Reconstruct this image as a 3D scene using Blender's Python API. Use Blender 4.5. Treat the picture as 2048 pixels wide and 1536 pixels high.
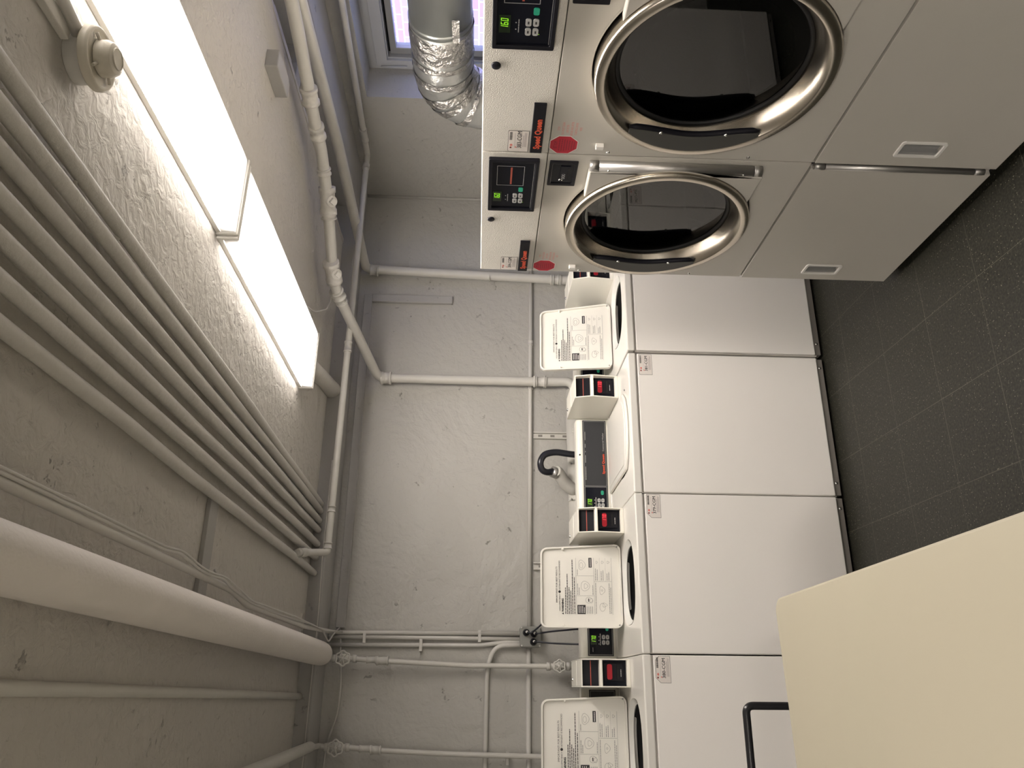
import bpy, bmesh, math, random
from mathutils import Matrix, Vector
random.seed(7)
PI = math.pi
S = bpy.context.scene
C = S.collection
for o in list(bpy.data.objects): bpy.data.objects.remove(o)

# ---------------- camera, sky, lamps, exposure ----------------
YAW, PITCH, ROLL, FPX, EYE = 0.3724, -0.0373, 0.0239, 1560.42, 1.574
cy, sy, cp, sp = math.cos(YAW), math.sin(YAW), math.cos(PITCH), math.sin(PITCH)
fw = Vector((sy*cp, cy*cp, sp)); r0 = Vector((cy, -sy, 0)); u0 = r0.cross(fw)
rt = r0*math.cos(ROLL)+u0*math.sin(ROLL); up = -r0*math.sin(ROLL)+u0*math.cos(ROLL)
cam = bpy.data.cameras.new('camera'); co = bpy.data.objects.new('camera', cam); C.objects.link(co)
X, Y, Z = -up, rt, -fw      # the photograph was taken with the phone turned on its side
co.matrix_world = Matrix(((X.x, Y.x, Z.x, 0), (X.y, Y.y, Z.y, 0), (X.z, Y.z, Z.z, EYE), (0, 0, 0, 1)))
cam.sensor_fit = 'HORIZONTAL'; cam.sensor_width = 36; cam.lens = FPX/2048*36
cam.clip_start = 0.02; cam.clip_end = 200
S.camera = co
S.view_settings.view_transform = 'Standard'; S.view_settings.look = 'None'
S.view_settings.exposure = 0.05; S.view_settings.gamma = 1; S.view_settings.use_curve_mapping = False
w = bpy.data.worlds.new('sky'); S.world = w; w.use_nodes = True
bg = w.node_tree.nodes['Background']; bg.inputs[0].default_value = (0.44, 0.56, 1.0, 1); bg.inputs[1].default_value = 6.0
LAMP = 40.0         # strength of the two fixtures in view
LAMP2 = 28.0; LAMP3 = 112.0   # strength of the fixtures on the other side of the room
LAMPC = (1.0, 0.915, 0.84)

# ---------------- materials ----------------
def mat(name, col, rough=.5, metal=0., bump=0., bscale=60., var=0., vscale=8., emit=None, es=0., bdist=.004, spec=.5, coat=0., aniso=0., detail=4):
    m = bpy.data.materials.new(name); m.use_nodes = True
    nt = m.node_tree; b = nt.nodes['Principled BSDF']
    b.inputs['Base Color'].default_value = (*col, 1); b.inputs['Roughness'].default_value = rough
    b.inputs['Metallic'].default_value = metal; b.inputs['Specular IOR Level'].default_value = spec
    if coat: b.inputs['Coat Weight'].default_value = coat; b.inputs['Coat Roughness'].default_value = .08
    if emit: b.inputs['Emission Color'].default_value = (*emit, 1); b.inputs['Emission Strength'].default_value = es
    tc = nt.nodes.new('ShaderNodeTexCoord')
    if bump:
        n = nt.nodes.new('ShaderNodeTexNoise'); n.inputs['Scale'].default_value = bscale; n.inputs['Detail'].default_value = detail
        nt.links.new(tc.outputs['Object'], n.inputs['Vector'])
        bp = nt.nodes.new('ShaderNodeBump'); bp.inputs['Strength'].default_value = bump; bp.inputs['Distance'].default_value = bdist
        nt.links.new(n.outputs['Fac'], bp.inputs['Height']); nt.links.new(bp.outputs['Normal'], b.inputs['Normal'])
    n2 = nt.nodes.new('ShaderNodeTexNoise'); n2.inputs['Scale'].default_value = vscale; n2.inputs['Detail'].default_value = 3
    nt.links.new(tc.outputs['Object'], n2.inputs['Vector'])
    mx = nt.nodes.new('ShaderNodeMix'); mx.data_type = 'RGBA'
    v = max(var, .02)
    mx.inputs['A'].default_value = (*[c*(1-v) for c in col], 1); mx.inputs['B'].default_value = (*[min(1, c*(1+v)) for c in col], 1)
    nt.links.new(n2.outputs['Fac'], mx.inputs['Factor']); nt.links.new(mx.outputs['Result'], b.inputs['Base Color'])
    return m

def plaster(name, col, rough=.62, big=.35, fine=.25, dirt=.0):
    m = mat(name, col, rough, var=.05, vscale=2.2); nt = m.node_tree; b = nt.nodes['Principled BSDF']
    tc = [n for n in nt.nodes if n.type == 'TEX_COORD'][0]
    h = None; prev = None
    for sc, st, dist, det in ((3.2, big, .05, 5), (28, fine, .008, 8), (9, big*.5, .015, 6)):
        n = nt.nodes.new('ShaderNodeTexNoise'); n.inputs['Scale'].default_value = sc; n.inputs['Detail'].default_value = det; n.inputs['Distortion'].default_value = .6
        nt.links.new(tc.outputs['Object'], n.inputs['Vector'])
        bp = nt.nodes.new('ShaderNodeBump'); bp.inputs['Strength'].default_value = st; bp.inputs['Distance'].default_value = dist
        nt.links.new(n.outputs['Fac'], bp.inputs['Height'])
        if prev: nt.links.new(prev.outputs['Normal'], bp.inputs['Normal'])
        prev = bp
    # sparse chips and trowel marks
    v = nt.nodes.new('ShaderNodeTexNoise'); v.inputs['Scale'].default_value = 14; v.inputs['Detail'].default_value = 10; v.inputs['Roughness'].default_value = .75
    nt.links.new(tc.outputs['Object'], v.inputs['Vector'])
    rp = nt.nodes.new('ShaderNodeValToRGB'); rp.color_ramp.elements[0].position = .30; rp.color_ramp.elements[1].position = .37
    nt.links.new(v.outputs['Fac'], rp.inputs['Fac'])
    bp = nt.nodes.new('ShaderNodeBump'); bp.inputs['Strength'].default_value = .8; bp.inputs['Distance'].default_value = .006
    nt.links.new(rp.outputs['Color'], bp.inputs['Height']); nt.links.new(prev.outputs['Normal'], bp.inputs['Normal'])
    nt.links.new(bp.outputs['Normal'], b.inputs['Normal'])
    return m

def floor_mat():
    m = bpy.data.materials.new('speckled_floor_tile'); m.use_nodes = True; nt = m.node_tree; N = nt.nodes.new; L = nt.links.new
    b = nt.nodes['Principled BSDF']; tc = N('ShaderNodeTexCoord'); sep = N('ShaderNodeSeparateXYZ'); L(tc.outputs['Object'], sep.inputs[0])
    def line(out, off):
        a = N('ShaderNodeMath'); a.operation = 'SUBTRACT'; a.inputs[1].default_value = off; L(out, a.inputs[0])
        d = N('ShaderNodeMath'); d.operation = 'DIVIDE'; d.inputs[1].default_value = .3048; L(a.outputs[0], d.inputs[0])
        f = N('ShaderNodeMath'); f.operation = 'PINGPONG'; f.inputs[1].default_value = .5; L(d.outputs[0], f.inputs[0])
        l = N('ShaderNodeMath'); l.operation = 'LESS_THAN'; l.inputs[1].default_value = .0036; L(f.outputs[0], l.inputs[0]); return l
    lx = line(sep.outputs[0], 1.8516); ly = line(sep.outputs[1], 3.0565)
    mxm = N('ShaderNodeMath'); mxm.operation = 'MAXIMUM'; L(lx.outputs[0], mxm.inputs[0]); L(ly.outputs[0], mxm.inputs[1])
    nb = N('ShaderNodeTexNoise'); nb.inputs['Scale'].default_value = 3; L(tc.outputs['Object'], nb.inputs['Vector'])
    mm = N('ShaderNodeMath'); mm.operation = 'MULTIPLY'; L(mxm.outputs[0], mm.inputs[0]); L(nb.outputs['Fac'], mm.inputs[1])
    n1 = N('ShaderNodeTexNoise'); n1.inputs['Scale'].default_value = 120; n1.inputs['Detail'].default_value = 3; L(tc.outputs['Object'], n1.inputs['Vector'])
    r1 = N('ShaderNodeValToRGB'); r1.color_ramp.elements[0].color = (.011, .011, .008, 1); r1.color_ramp.elements[0].position = .42
    r1.color_ramp.elements[1].color = (.035, .034, .024, 1); r1.color_ramp.elements[1].position = .72; L(n1.outputs['Fac'], r1.inputs['Fac'])
    vo = N('ShaderNodeTexVoronoi'); vo.inputs['Scale'].default_value = 105; L(tc.outputs['Object'], vo.inputs['Vector'])
    r2 = N('ShaderNodeValToRGB'); r2.color_ramp.elements[0].color = (1, 1, 1, 1); r2.color_ramp.elements[0].position = .10
    r2.color_ramp.elements[1].color = (0, 0, 0, 1); r2.color_ramp.elements[1].position = .20; L(vo.outputs['Distance'], r2.inputs['Fac'])
    sp_ = N('ShaderNodeSeparateColor'); L(vo.outputs['Color'], sp_.inputs[0])
    g = N('ShaderNodeMath'); g.operation = 'GREATER_THAN'; g.inputs[1].default_value = .45; L(sp_.outputs[0], g.inputs[0])
    ms = N('ShaderNodeMath'); ms.operation = 'MULTIPLY'; L(r2.outputs['Color'], ms.inputs[0]); L(g.outputs[0], ms.inputs[1])
    mxa = N('ShaderNodeMix'); mxa.data_type = 'RGBA'; L(ms.outputs[0], mxa.inputs['Factor']); L(r1.outputs['Color'], mxa.inputs['A']); mxa.inputs['B'].default_value = (.20, .19, .145, 1)
    mxb = N('ShaderNodeMix'); mxb.data_type = 'RGBA'; L(mm.outputs[0], mxb.inputs['Factor']); L(mxa.outputs['Result'], mxb.inputs['A']); mxb.inputs['B'].default_value = (.125, .12, .09, 1)
    L(mxb.outputs['Result'], b.inputs['Base Color']); b.inputs['Roughness'].default_value = .42; b.inputs['Specular IOR Level'].default_value = .35
    return m

def brick_mat():
    m = bpy.data.materials.new('brick'); m.use_nodes = True; nt = m.node_tree; b = nt.nodes['Principled BSDF']
    tc = nt.nodes.new('ShaderNodeTexCoord'); mp = nt.nodes.new('ShaderNodeMapping'); mp.inputs['Rotation'].default_value = (0, 0, 0)
    sx = nt.nodes.new('ShaderNodeSeparateXYZ'); cx = nt.nodes.new('ShaderNodeCombineXYZ')
    nt.links.new(tc.outputs['Object'], sx.inputs[0]); nt.links.new(sx.outputs[1], cx.inputs[0]); nt.links.new(sx.outputs[2], cx.inputs[1])
    br = nt.nodes.new('ShaderNodeTexBrick'); br.inputs['Scale'].default_value = 1; br.inputs['Brick Width'].default_value = .215; br.inputs['Row Height'].default_value = .078
    br.inputs['Mortar Size'].default_value = .008; br.inputs['Color1'].default_value = (.55, .27, .25, 1); br.inputs['Color2'].default_value = (.46, .36, .42, 1); br.inputs['Mortar'].default_value = (.8, .78, .8, 1)
    nt.links.new(cx.outputs[0], br.inputs['Vector']); nt.links.new(br.outputs['Color'], b.inputs['Base Color']); b.inputs['Roughness'].default_value = .85
    return m

def glass_mat(name, tint, rough=.03, refl=.12):
    m = bpy.data.materials.new(name); m.use_nodes = True; nt = m.node_tree
    for n in list(nt.nodes): nt.nodes.remove(n)
    out = nt.nodes.new('ShaderNodeOutputMaterial'); tr = nt.nodes.new('ShaderNodeBsdfTransparent'); tr.inputs[0].default_value = (*tint, 1)
    gl = nt.nodes.new('ShaderNodeBsdfGlossy'); gl.inputs['Roughness'].default_value = rough
    lw = nt.nodes.new('ShaderNodeLayerWeight'); lw.inputs['Blend'].default_value = .5
    pw = nt.nodes.new('ShaderNodeMath'); pw.operation = 'POWER'; pw.inputs[1].default_value = 4.5; nt.links.new(lw.outputs['Facing'], pw.inputs[0])
    ad = nt.nodes.new('ShaderNodeMath'); ad.operation = 'MULTIPLY_ADD'; ad.inputs[1].default_value = .85; ad.inputs[2].default_value = refl; nt.links.new(pw.outputs[0], ad.inputs[0])
    mx = nt.nodes.new('ShaderNodeMixShader'); nt.links.new(ad.outputs[0], mx.inputs[0]); nt.links.new(tr.outputs[0], mx.inputs[1]); nt.links.new(gl.outputs[0], mx.inputs[2])
    nt.links.new(mx.outputs[0], out.inputs[0]); return m

def lens_mat(strength):
    # ribbed prismatic diffuser: emission dimmed at the ends and right side to shape its light, with fine ribs along both long edges (object space of the fixture)
    m = bpy.data.materials.new('lit_ribbed_diffuser'); m.use_nodes = True; nt = m.node_tree; b = nt.nodes['Principled BSDF']; N = nt.nodes.new; L = nt.links.new
    b.inputs['Base Color'].default_value = (.8, .8, .78, 1); b.inputs['Roughness'].default_value = .25
    tc = N('ShaderNodeTexCoord'); s = N('ShaderNodeSeparateXYZ'); L(tc.outputs['Object'], s.inputs[0])
    ab = N('ShaderNodeMath'); ab.operation = 'ABSOLUTE'; L(s.outputs[0], ab.inputs[0])
    mr = N('ShaderNodeMapRange'); mr.inputs[1].default_value = .100; mr.inputs[2].default_value = .132; mr.inputs[3].default_value = 1; mr.inputs[4].default_value = .016; L(s.outputs[0], mr.inputs[0])
    gt = N('ShaderNodeMath'); gt.operation = 'GREATER_THAN'; gt.inputs[1].default_value = .1366; L(ab.outputs[0], gt.inputs[0])
    zr = N('ShaderNodeMapRange'); zr.inputs[1].default_value = -.062; zr.inputs[2].default_value = -.018; zr.inputs[3].default_value = .30; zr.inputs[4].default_value = .03; L(s.outputs[2], zr.inputs[0])
    lf = N('ShaderNodeMath'); lf.operation = 'LESS_THAN'; lf.inputs[1].default_value = 0; L(s.outputs[0], lf.inputs[0])
    lg_ = N('ShaderNodeMath'); lg_.operation = 'MULTIPLY_ADD'; lg_.inputs[1].default_value = .95; lg_.inputs[2].default_value = .05; L(lf.outputs[0], lg_.inputs[0])
    gt2 = N('ShaderNodeMath'); gt2.operation = 'MULTIPLY'; L(gt.outputs[0], gt2.inputs[0]); L(lg_.outputs[0], gt2.inputs[1])
    gz = N('ShaderNodeMath'); gz.operation = 'MULTIPLY'; L(gt2.outputs[0], gz.inputs[0]); L(zr.outputs[0], gz.inputs[1])
    inv = N('ShaderNodeMath'); inv.operation = 'SUBTRACT'; inv.inputs[0].default_value = 1; L(gt.outputs[0], inv.inputs[1])
    mri = N('ShaderNodeMath'); mri.operation = 'MULTIPLY'; L(mr.outputs[0], mri.inputs[0]); L(inv.outputs[0], mri.inputs[1])
    mxs = N('ShaderNodeMath'); mxs.operation = 'MAXIMUM'; L(mri.outputs[0], mxs.inputs[0]); L(gz.outputs[0], mxs.inputs[1])
    ay = N('ShaderNodeMath'); ay.operation = 'ABSOLUTE'; L(s.outputs[1], ay.inputs[0])
    me = N('ShaderNodeMapRange'); me.inputs[1].default_value = .545; me.inputs[2].default_value = .592; me.inputs[3].default_value = 1; me.inputs[4].default_value = .02; L(ay.outputs[0], me.inputs[0])
    mu = N('ShaderNodeMath'); mu.operation = 'MULTIPLY'; L(mxs.outputs[0], mu.inputs[0]); L(me.outputs[0], mu.inputs[1])
    sn = N('ShaderNodeMath'); sn.operation = 'MULTIPLY'; sn.inputs[1].default_value = 2*PI/.006; L(s.outputs[1], sn.inputs[0])
    sn2 = N('ShaderNodeMath'); sn2.operation = 'SINE'; L(sn.outputs[0], sn2.inputs[0])
    sn3 = N('ShaderNodeMath'); sn3.operation = 'MULTIPLY_ADD'; sn3.inputs[1].default_value = .25; sn3.inputs[2].default_value = .85; L(sn2.outputs[0], sn3.inputs[0])
    m2 = N('ShaderNodeMath'); m2.operation = 'MULTIPLY'; L(mu.outputs[0], m2.inputs[0]); L(sn3.outputs[0], m2.inputs[1])
    m3 = N('ShaderNodeMath'); m3.operation = 'MULTIPLY'; m3.inputs[1].default_value = strength; L(m2.outputs[0], m3.inputs[0])
    b.inputs['Emission Color'].default_value = (*LAMPC, 1); L(m3.outputs[0], b.inputs['Emission Strength'])
    return m

M = {}
M['wall'] = plaster('painted_plaster_wall', (.452, .442, .410), .50, .55, .60)
M['ceil'] = plaster('rough_painted_ceiling', (.55, .525, .485), .62, .32, 1.1)
M['beam'] = plaster('painted_beam', (.40, .392, .378), .65, .2, .2)
M['floor'] = floor_mat(); M['brick'] = brick_mat()
M['paving'] = mat('paving', (.4, .4, .42), .9)
M['pipe'] = mat('painted_pipe', (.60, .585, .54), .45, bump=.25, bscale=45, var=.06, vscale=12)
M['pipe_rough'] = mat('rough_painted_pipe', (.63, .61, .565), .5, bump=.6, bscale=70, var=.08, vscale=10)
M['lagging'] = mat('painted_pipe_lagging', (.77, .725, .68), .6, bump=.35, bscale=90, var=.04)
M['conduit'] = mat('painted_conduit', (.60, .585, .55), .42, bump=.15, bscale=60, var=.04)
M['enamel'] = mat('white_enamel', (.78, .76, .71), .28, coat=.15, var=.01)
M['front'] = mat('washer_front_enamel', (.89, .86, .815), .36, var=.02, vscale=3)
M['plastic'] = mat('cream_white_plastic', (.85, .83, .75), .35, var=.02)
M['lidw'] = mat('white_lid_paint', (.82, .80, .735), .38, var=.02)
M['tubw'] = mat('white_tub_plastic', (.74, .74, .70), .4)
M['dryer'] = mat('shaded_almond_dryer_enamel', (.535, .512, .46), .42, bump=.06, bscale=260, var=.02)  # same enamel as the fascia, darkened to imitate dimmer light lower down
M['dryer_tex'] = mat('textured_dryer_enamel', (.69, .66, .60), .45, bump=.6, bscale=330, var=.02)
M['steel'] = mat('brushed_stainless', (.62, .57, .49), .24, metal=1, bump=.05, bscale=300, var=.05)
M['steel2'] = mat('dull_hinge_steel', (.50, .49, .47), .38, metal=.9, bump=.06, bscale=200)
M['galv'] = mat('galvanised_duct_steel', (.52, .54, .52), .36, metal=.85, var=.10, vscale=5)
M['foil'] = mat('crumpled_foil_tape', (.74, .73, .70), .22, metal=.95, bump=1.0, bscale=30, bdist=.02, var=.08, detail=8)
M['foil2'] = mat('duct_foil_jacket', (.55, .56, .54), .33, metal=.8, bump=.7, bscale=12, bdist=.02, var=.08)
M['black'] = mat('black_plastic', (.010, .010, .014), .35, spec=.2)
M['gloss'] = mat('glossy_black_panel', (.008, .009, .015), .15, spec=.22)
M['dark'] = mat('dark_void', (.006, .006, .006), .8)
M['gasket'] = mat('black_rubber', (.012, .012, .012), .55)
M['charcoal'] = mat('charcoal_handle_plastic', (.055, .055, .050), .45, spec=.3)
M['panelgrey'] = mat('dark_grey_overlay', (.040, .042, .046), .4, spec=.3)
M['greyplastic'] = mat('grey_plastic', (.30, .30, .29), .5)
M['midgrey'] = mat('grey_base_metal', (.22, .205, .185), .5)  # plain grey for the base rail and the strip slots
M['keygrey'] = mat('grey_key', (.45, .45, .44), .4)
M['keygreen'] = mat('green_key', (.02, .26, .15), .35, emit=(.02, .5, .3), es=.12)
M['ledg'] = mat('green_led_digits', (.2, .6, .02), .4, emit=(.40, .95, .03), es=.9)
M['ledgbg'] = mat('unlit_green_display', (.015, .03, .01), .3)
M['ledr'] = mat('red_led_digits', (.7, .02, .02), .4, emit=(1.0, .12, .16), es=1.1)
M['redglow'] = mat('red_display_window', (.30, .012, .02), .3, emit=(1.0, .02, .05), es=.07)
M['orange'] = mat('orange_red_lettering', (.72, .10, .045), .5)
M['orange2'] = mat('dull_red_line', (.40, .075, .045), .5)
M['red'] = mat('red_sticker', (.50, .012, .035), .45)
M['pinkink'] = mat('pale_red_ink', (.70, .22, .19), .5)
M['darkred'] = mat('dark_red_ink', (.28, .01, .03), .5)
M['ink'] = mat('black_ink', (.02, .02, .02), .5)
M['greyink'] = mat('grey_ink', (.28, .28, .27), .5)
M['paper'] = mat('white_sticker', (.78, .73, .68), .4)
M['stickgrey'] = mat('grey_sticker_print', (.42, .37, .36), .5)
M['white'] = mat('white_border', (.85, .82, .78), .5)
M['chrome'] = mat('bright_chrome', (.8, .8, .78), .15, metal=1)
M['laminate'] = mat('cream_table_laminate', (.46, .425, .325), .45, var=.04, vscale=2.5)
M['blacktube'] = mat('black_painted_tube', (.015, .015, .017), .3, coat=.2)
M['hose'] = mat('black_rubber_hose', (.012, .013, .02), .30)
M['boxgrey'] = mat('grey_cast_box', (.27, .27, .25), .5, metal=.2)
M['lampbody'] = mat('white_lamp_housing', (.78, .76, .72), .4)
M['lens'] = lens_mat(LAMP); M['lens2'] = lens_mat(LAMP2); M['lens3'] = lens_mat(LAMP3)
M['detector'] = mat('aged_cream_plastic', (.60, .56, .47), .5, bump=.2, bscale=80, var=.05)
M['frame'] = mat('painted_window_frame', (.50, .51, .52), .5, bump=.2, bscale=25)
M['alu'] = mat('window_metal', (.45, .45, .43), .4, metal=.6)
M['wglass'] = glass_mat('window_glass', (.95, .97, 1.0), .02, .02)
M['dglass'] = glass_mat('tinted_door_glass', (.14, .15, .15), .015, .10)
M['drum'] = mat('dryer_drum_metal', (.30, .31, .30), .4, metal=.7, bump=1.0, bscale=120)
M['grime'] = mat('black_grime', (.03, .028, .025), .8)

# ---------------- mesh helpers ----------------
def newbm(): return bmesh.new()
def box(bm, x0, x1, y0, y1, z0, z1):
    vs = [bm.verts.new(p) for p in ((x0,y0,z0),(x1,y0,z0),(x1,y1,z0),(x0,y1,z0),(x0,y0,z1),(x1,y0,z1),(x1,y1,z1),(x0,y1,z1))]
    for f in ((3,2,1,0),(4,5,6,7),(0,1,5,4),(1,2,6,5),(2,3,7,6),(3,0,4,7)): bm.faces.new([vs[i] for i in f])
    return vs
def tube(bm, pts, r, seg=12, cap=True):
    pts = [Vector(p) for p in pts]; rs = r if isinstance(r, (list, tuple)) else [r]*len(pts)
    t0 = (pts[1]-pts[0]).normalized(); n = t0.orthogonal().normalized(); rings = []; prev = t0
    for i, p in enumerate(pts):
        if i == 0: t = t0; k = 1
        elif i == len(pts)-1: t = (pts[i]-pts[i-1]).normalized(); k = 1
        else:
            a = (pts[i]-pts[i-1]).normalized(); b = (pts[i+1]-pts[i]).normalized(); t = (a+b)
            t = t.normalized() if t.length > 1e-6 else b; k = 1
        ax = prev.cross(t)
        if ax.length > 1e-7: n = Matrix.Rotation(prev.angle(t), 3, ax.normalized()) @ n
        n = (n - t*n.dot(t)).normalized(); bi = t.cross(n); prev = t
        rings.append([bm.verts.new(p+(n*math.cos(2*PI*j/seg)+bi*math.sin(2*PI*j/seg))*rs[i]) for j in range(seg)])
    for a, b in zip(rings, rings[1:]):
        for j in range(seg):
            f = bm.faces.new((a[j], a[(j+1)%seg], b[(j+1)%seg], b[j])); f.smooth = True
    if cap:
        bm.faces.new(rings[0][::-1]); bm.faces.new(rings[-1])
def bend(pts, rad, n=7):
    """polyline with each inner corner rounded to the given radius"""
    pts = [Vector(p) for p in pts]; out = [pts[0]]
    for i in range(1, len(pts)-1):
        a, b, c = pts[i-1], pts[i], pts[i+1]; d1 = (a-b); d2 = (c-b)
        k = min(rad, d1.length*.49, d2.length*.49); p = b+d1.normalized()*k; q = b+d2.normalized()*k
        for j in range(n+1):
            t = j/n; out.append(p*(1-t)**2+b*2*t*(1-t)+q*t*t)
    out.append(pts[-1]); return out
def lathe(bm, prof, org, axis, seg=48, closed=False):
    """prof: list of (radius, height along axis)"""
    ax = Vector(axis).normalized(); n = ax.orthogonal().normalized(); b = ax.cross(n); org = Vector(org); rings = []
    for r, h in prof:
        if r < 1e-6: rings.append([bm.verts.new(org+ax*h)])
        else: rings.append([bm.verts.new(org+ax*h+(n*math.cos(2*PI*j/seg)+b*math.sin(2*PI*j/seg))*r) for j in range(seg)])
    if closed: rings.append(rings[0])
    for p, q in zip(rings, rings[1:]):
        for j in range(seg):
            k = (j+1)%seg
            if len(p) == 1 and len(q) == 1: continue
            if len(p) == 1: f = bm.faces.new((p[0], q[k], q[j]))
            elif len(q) == 1: f = bm.faces.new((p[j], p[k], q[0]))
            else: f = bm.faces.new((p[j], p[k], q[k], q[j]))
            f.smooth = True
def prism(bm, pts, fn, d0, d1):
    """pts 2-d outline; fn(a,b,d) -> 3-d point"""
    A = [bm.verts.new(fn(a, b, d0)) for a, b in pts]; B = [bm.verts.new(fn(a, b, d1)) for a, b in pts]; n = len(pts)
    bm.faces.new(A); bm.faces.new(B[::-1])
    for i in range(n): bm.faces.new((A[i], B[i], B[(i+1)%n], A[(i+1)%n]))
XZ = lambda a, b, d: (a, d, b)
XY = lambda a, b, d: (a, b, d)
YZ = lambda a, b, d: (d, a, b)
def ringprism(bm, outer, inner, fn, d0, d1):
    n = len(outer); o0 = [bm.verts.new(fn(a, b, d0)) for a, b in outer]; o1 = [bm.verts.new(fn(a, b, d1)) for a, b in outer]
    i0 = [bm.verts.new(fn(a, b, d0)) for a, b in inner]; i1 = [bm.verts.new(fn(a, b, d1)) for a, b in inner]
    for k in range(n):
        j = (k+1)%n
        for q in ((o0[k], o0[j], i0[j], i0[k]), (o1[j], o1[k], i1[k], i1[j]), (o0[j], o0[k], o1[k], o1[j]), (i0[k], i0[j], i1[j], i1[k])): bm.faces.new(q)
def rrect(x0, x1, y0, y1, r, n=6, corners=(1, 1, 1, 1)):
    pts = []
    for (cx, cyy, a0, on) in ((x1-r, y1-r, 0, corners[0]), (x0+r, y1-r, 90, corners[1]), (x0+r, y0+r, 180, corners[2]), (x1-r, y0+r, 270, corners[3])):
        for j in range(n+1):
            a = math.radians(a0+90*j/n)
            if on: pts.append((cx+r*math.cos(a), cyy+r*math.sin(a)))
            else:
                sx = 1 if math.cos(math.radians(a0+45)) > 0 else -1; s2 = 1 if math.sin(math.radians(a0+45)) > 0 else -1
                e = .0004*(j-n/2)
                pts.append((cx+r*sx - e*(s2), cyy+r*s2 + e*sx))
    return pts
def holed(bm, x0, x1, y0, y1, hole, fn, d0, d1):
    """rectangular plate with a hole given by its outline, bridged ray-wise"""
    hx = sum(p[0] for p in hole)/len(hole); hy = sum(p[1] for p in hole)/len(hole); outer = []
    ang = [math.atan2(p[1]-hy, p[0]-hx) for p in hole]
    for a in ang:
        c, s = math.cos(a), math.sin(a); t = 1e9
        if c > 1e-9: t = min(t, (x1-hx)/c)
        if c < -1e-9: t = min(t, (x0-hx)/c)
        if s > 1e-9: t = min(t, (y1-hy)/s)
        if s < -1e-9: t = min(t, (y0-hy)/s)
        outer.append([hx+c*t, hy+s*t])
    for (px, py) in ((x0, y0), (x1, y0), (x1, y1), (x0, y1)):
        k = min(range(len(outer)), key=lambda i: (outer[i][0]-px)**2+(outer[i][1]-py)**2); outer[k] = [px, py]
    ringprism(bm, outer, hole, fn, d0, d1)

def obj(name, bm, m, parent=None, bev=0., smooth=None, label=None, mats=None):
    bmesh.ops.recalc_face_normals(bm, faces=bm.faces[:])
    me = bpy.data.meshes.new(name); bm.to_mesh(me); bm.free()
    for mm in (mats or [m]): me.materials.append(M[mm] if isinstance(mm, str) else mm)
    o = bpy.data.objects.new(name, me); C.objects.link(o)
    if parent: o.parent = parent
    if bev:
        b = o.modifiers.new('bevel', 'BEVEL'); b.width = bev; b.segments = 2; b.limit_method = 'ANGLE'; b.angle_limit = math.radians(40)
    if label: o['label'] = label
    return o
def tag(o, label, cat, group=None):
    o['label'] = label; o['category'] = cat
    if group: o['group'] = group
    return o
def thing(name, label, cat, loc=(0, 0, 0), rz=0, group=None):
    o = bpy.data.objects.new(name, None); o.empty_display_size = .05; C.objects.link(o); o.location = loc; o.rotation_euler = (0, 0, rz)
    return tag(o, label, cat, group)
def struct(name, bm, m, parent=None, bev=0.):
    o = obj(name, bm, m, parent, bev)
    if not parent: o['kind'] = 'structure'
    return o
def text(name, body, size, m, parent, org, xd=(1, 0, 0), yd=(0, 0, 1), bold=0., align='LEFT', sx=1., depth=0.):
    cu = bpy.data.curves.new('t', 'FONT'); cu.body = body; cu.size = 1; cu.offset = bold; cu.align_x = align; cu.resolution_u = 2; cu.extrude = depth
    t = bpy.data.objects.new('t', cu); me = bpy.data.meshes.new_from_object(t); bpy.data.objects.remove(t); bpy.data.curves.remove(cu)
    xd = Vector(xd).normalized(); yd = Vector(yd).normalized(); n = xd.cross(yd)
    mt = Matrix(((xd.x*size*sx, yd.x*size, n.x*size, org[0]), (xd.y*size*sx, yd.y*size, n.y*size, org[1]), (xd.z*size*sx, yd.z*size, n.z*size, org[2]), (0, 0, 0, 1)))
    me.transform(mt); me.materials.clear(); me.materials.append(M[m]); me.name = name
    o = bpy.data.objects.new(name, me); C.objects.link(o)
    if parent: o.parent = parent
    return o
SEG = {'0': 'abcdef', '1': 'bc', '6': 'acdefg', '7': 'abc', '8': 'abcdefg'}
def sevenseg(bm, s, x0, z0, h, fn, adv=.78):
    wd = h*.44; t = h*.105
    for i, c in enumerate(s):
        x = x0+i*h*adv
        R = {'a': (x, x+wd, z0+h-t, z0+h), 'g': (x, x+wd, z0+h/2-t/2, z0+h/2+t/2), 'd': (x, x+wd, z0, z0+t), 'f': (x, x+t, z0+h/2, z0+h), 'b': (x+wd-t, x+wd, z0+h/2, z0+h), 'e': (x, x+t, z0, z0+h/2), 'c': (x+wd-t, x+wd, z0, z0+h/2)}
        for k in SEG[c]:
            a0, a1, b0, b1 = R[k]; g = t*.12; sl = .12
            bm.faces.new([bm.verts.new(fn(a+(b-z0)*sl, b)) for a, b in ((a0+g, b0+g), (a1-g, b0+g), (a1-g, b1-g), (a0+g, b1-g))])
def rects(bm, lst, fn):
    for a0, a1, b0, b1 in lst: bm.faces.new([bm.verts.new(fn(a, b)) for a, b in ((a0, b0), (a1, b0), (a1, b1), (a0, b1))])

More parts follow.
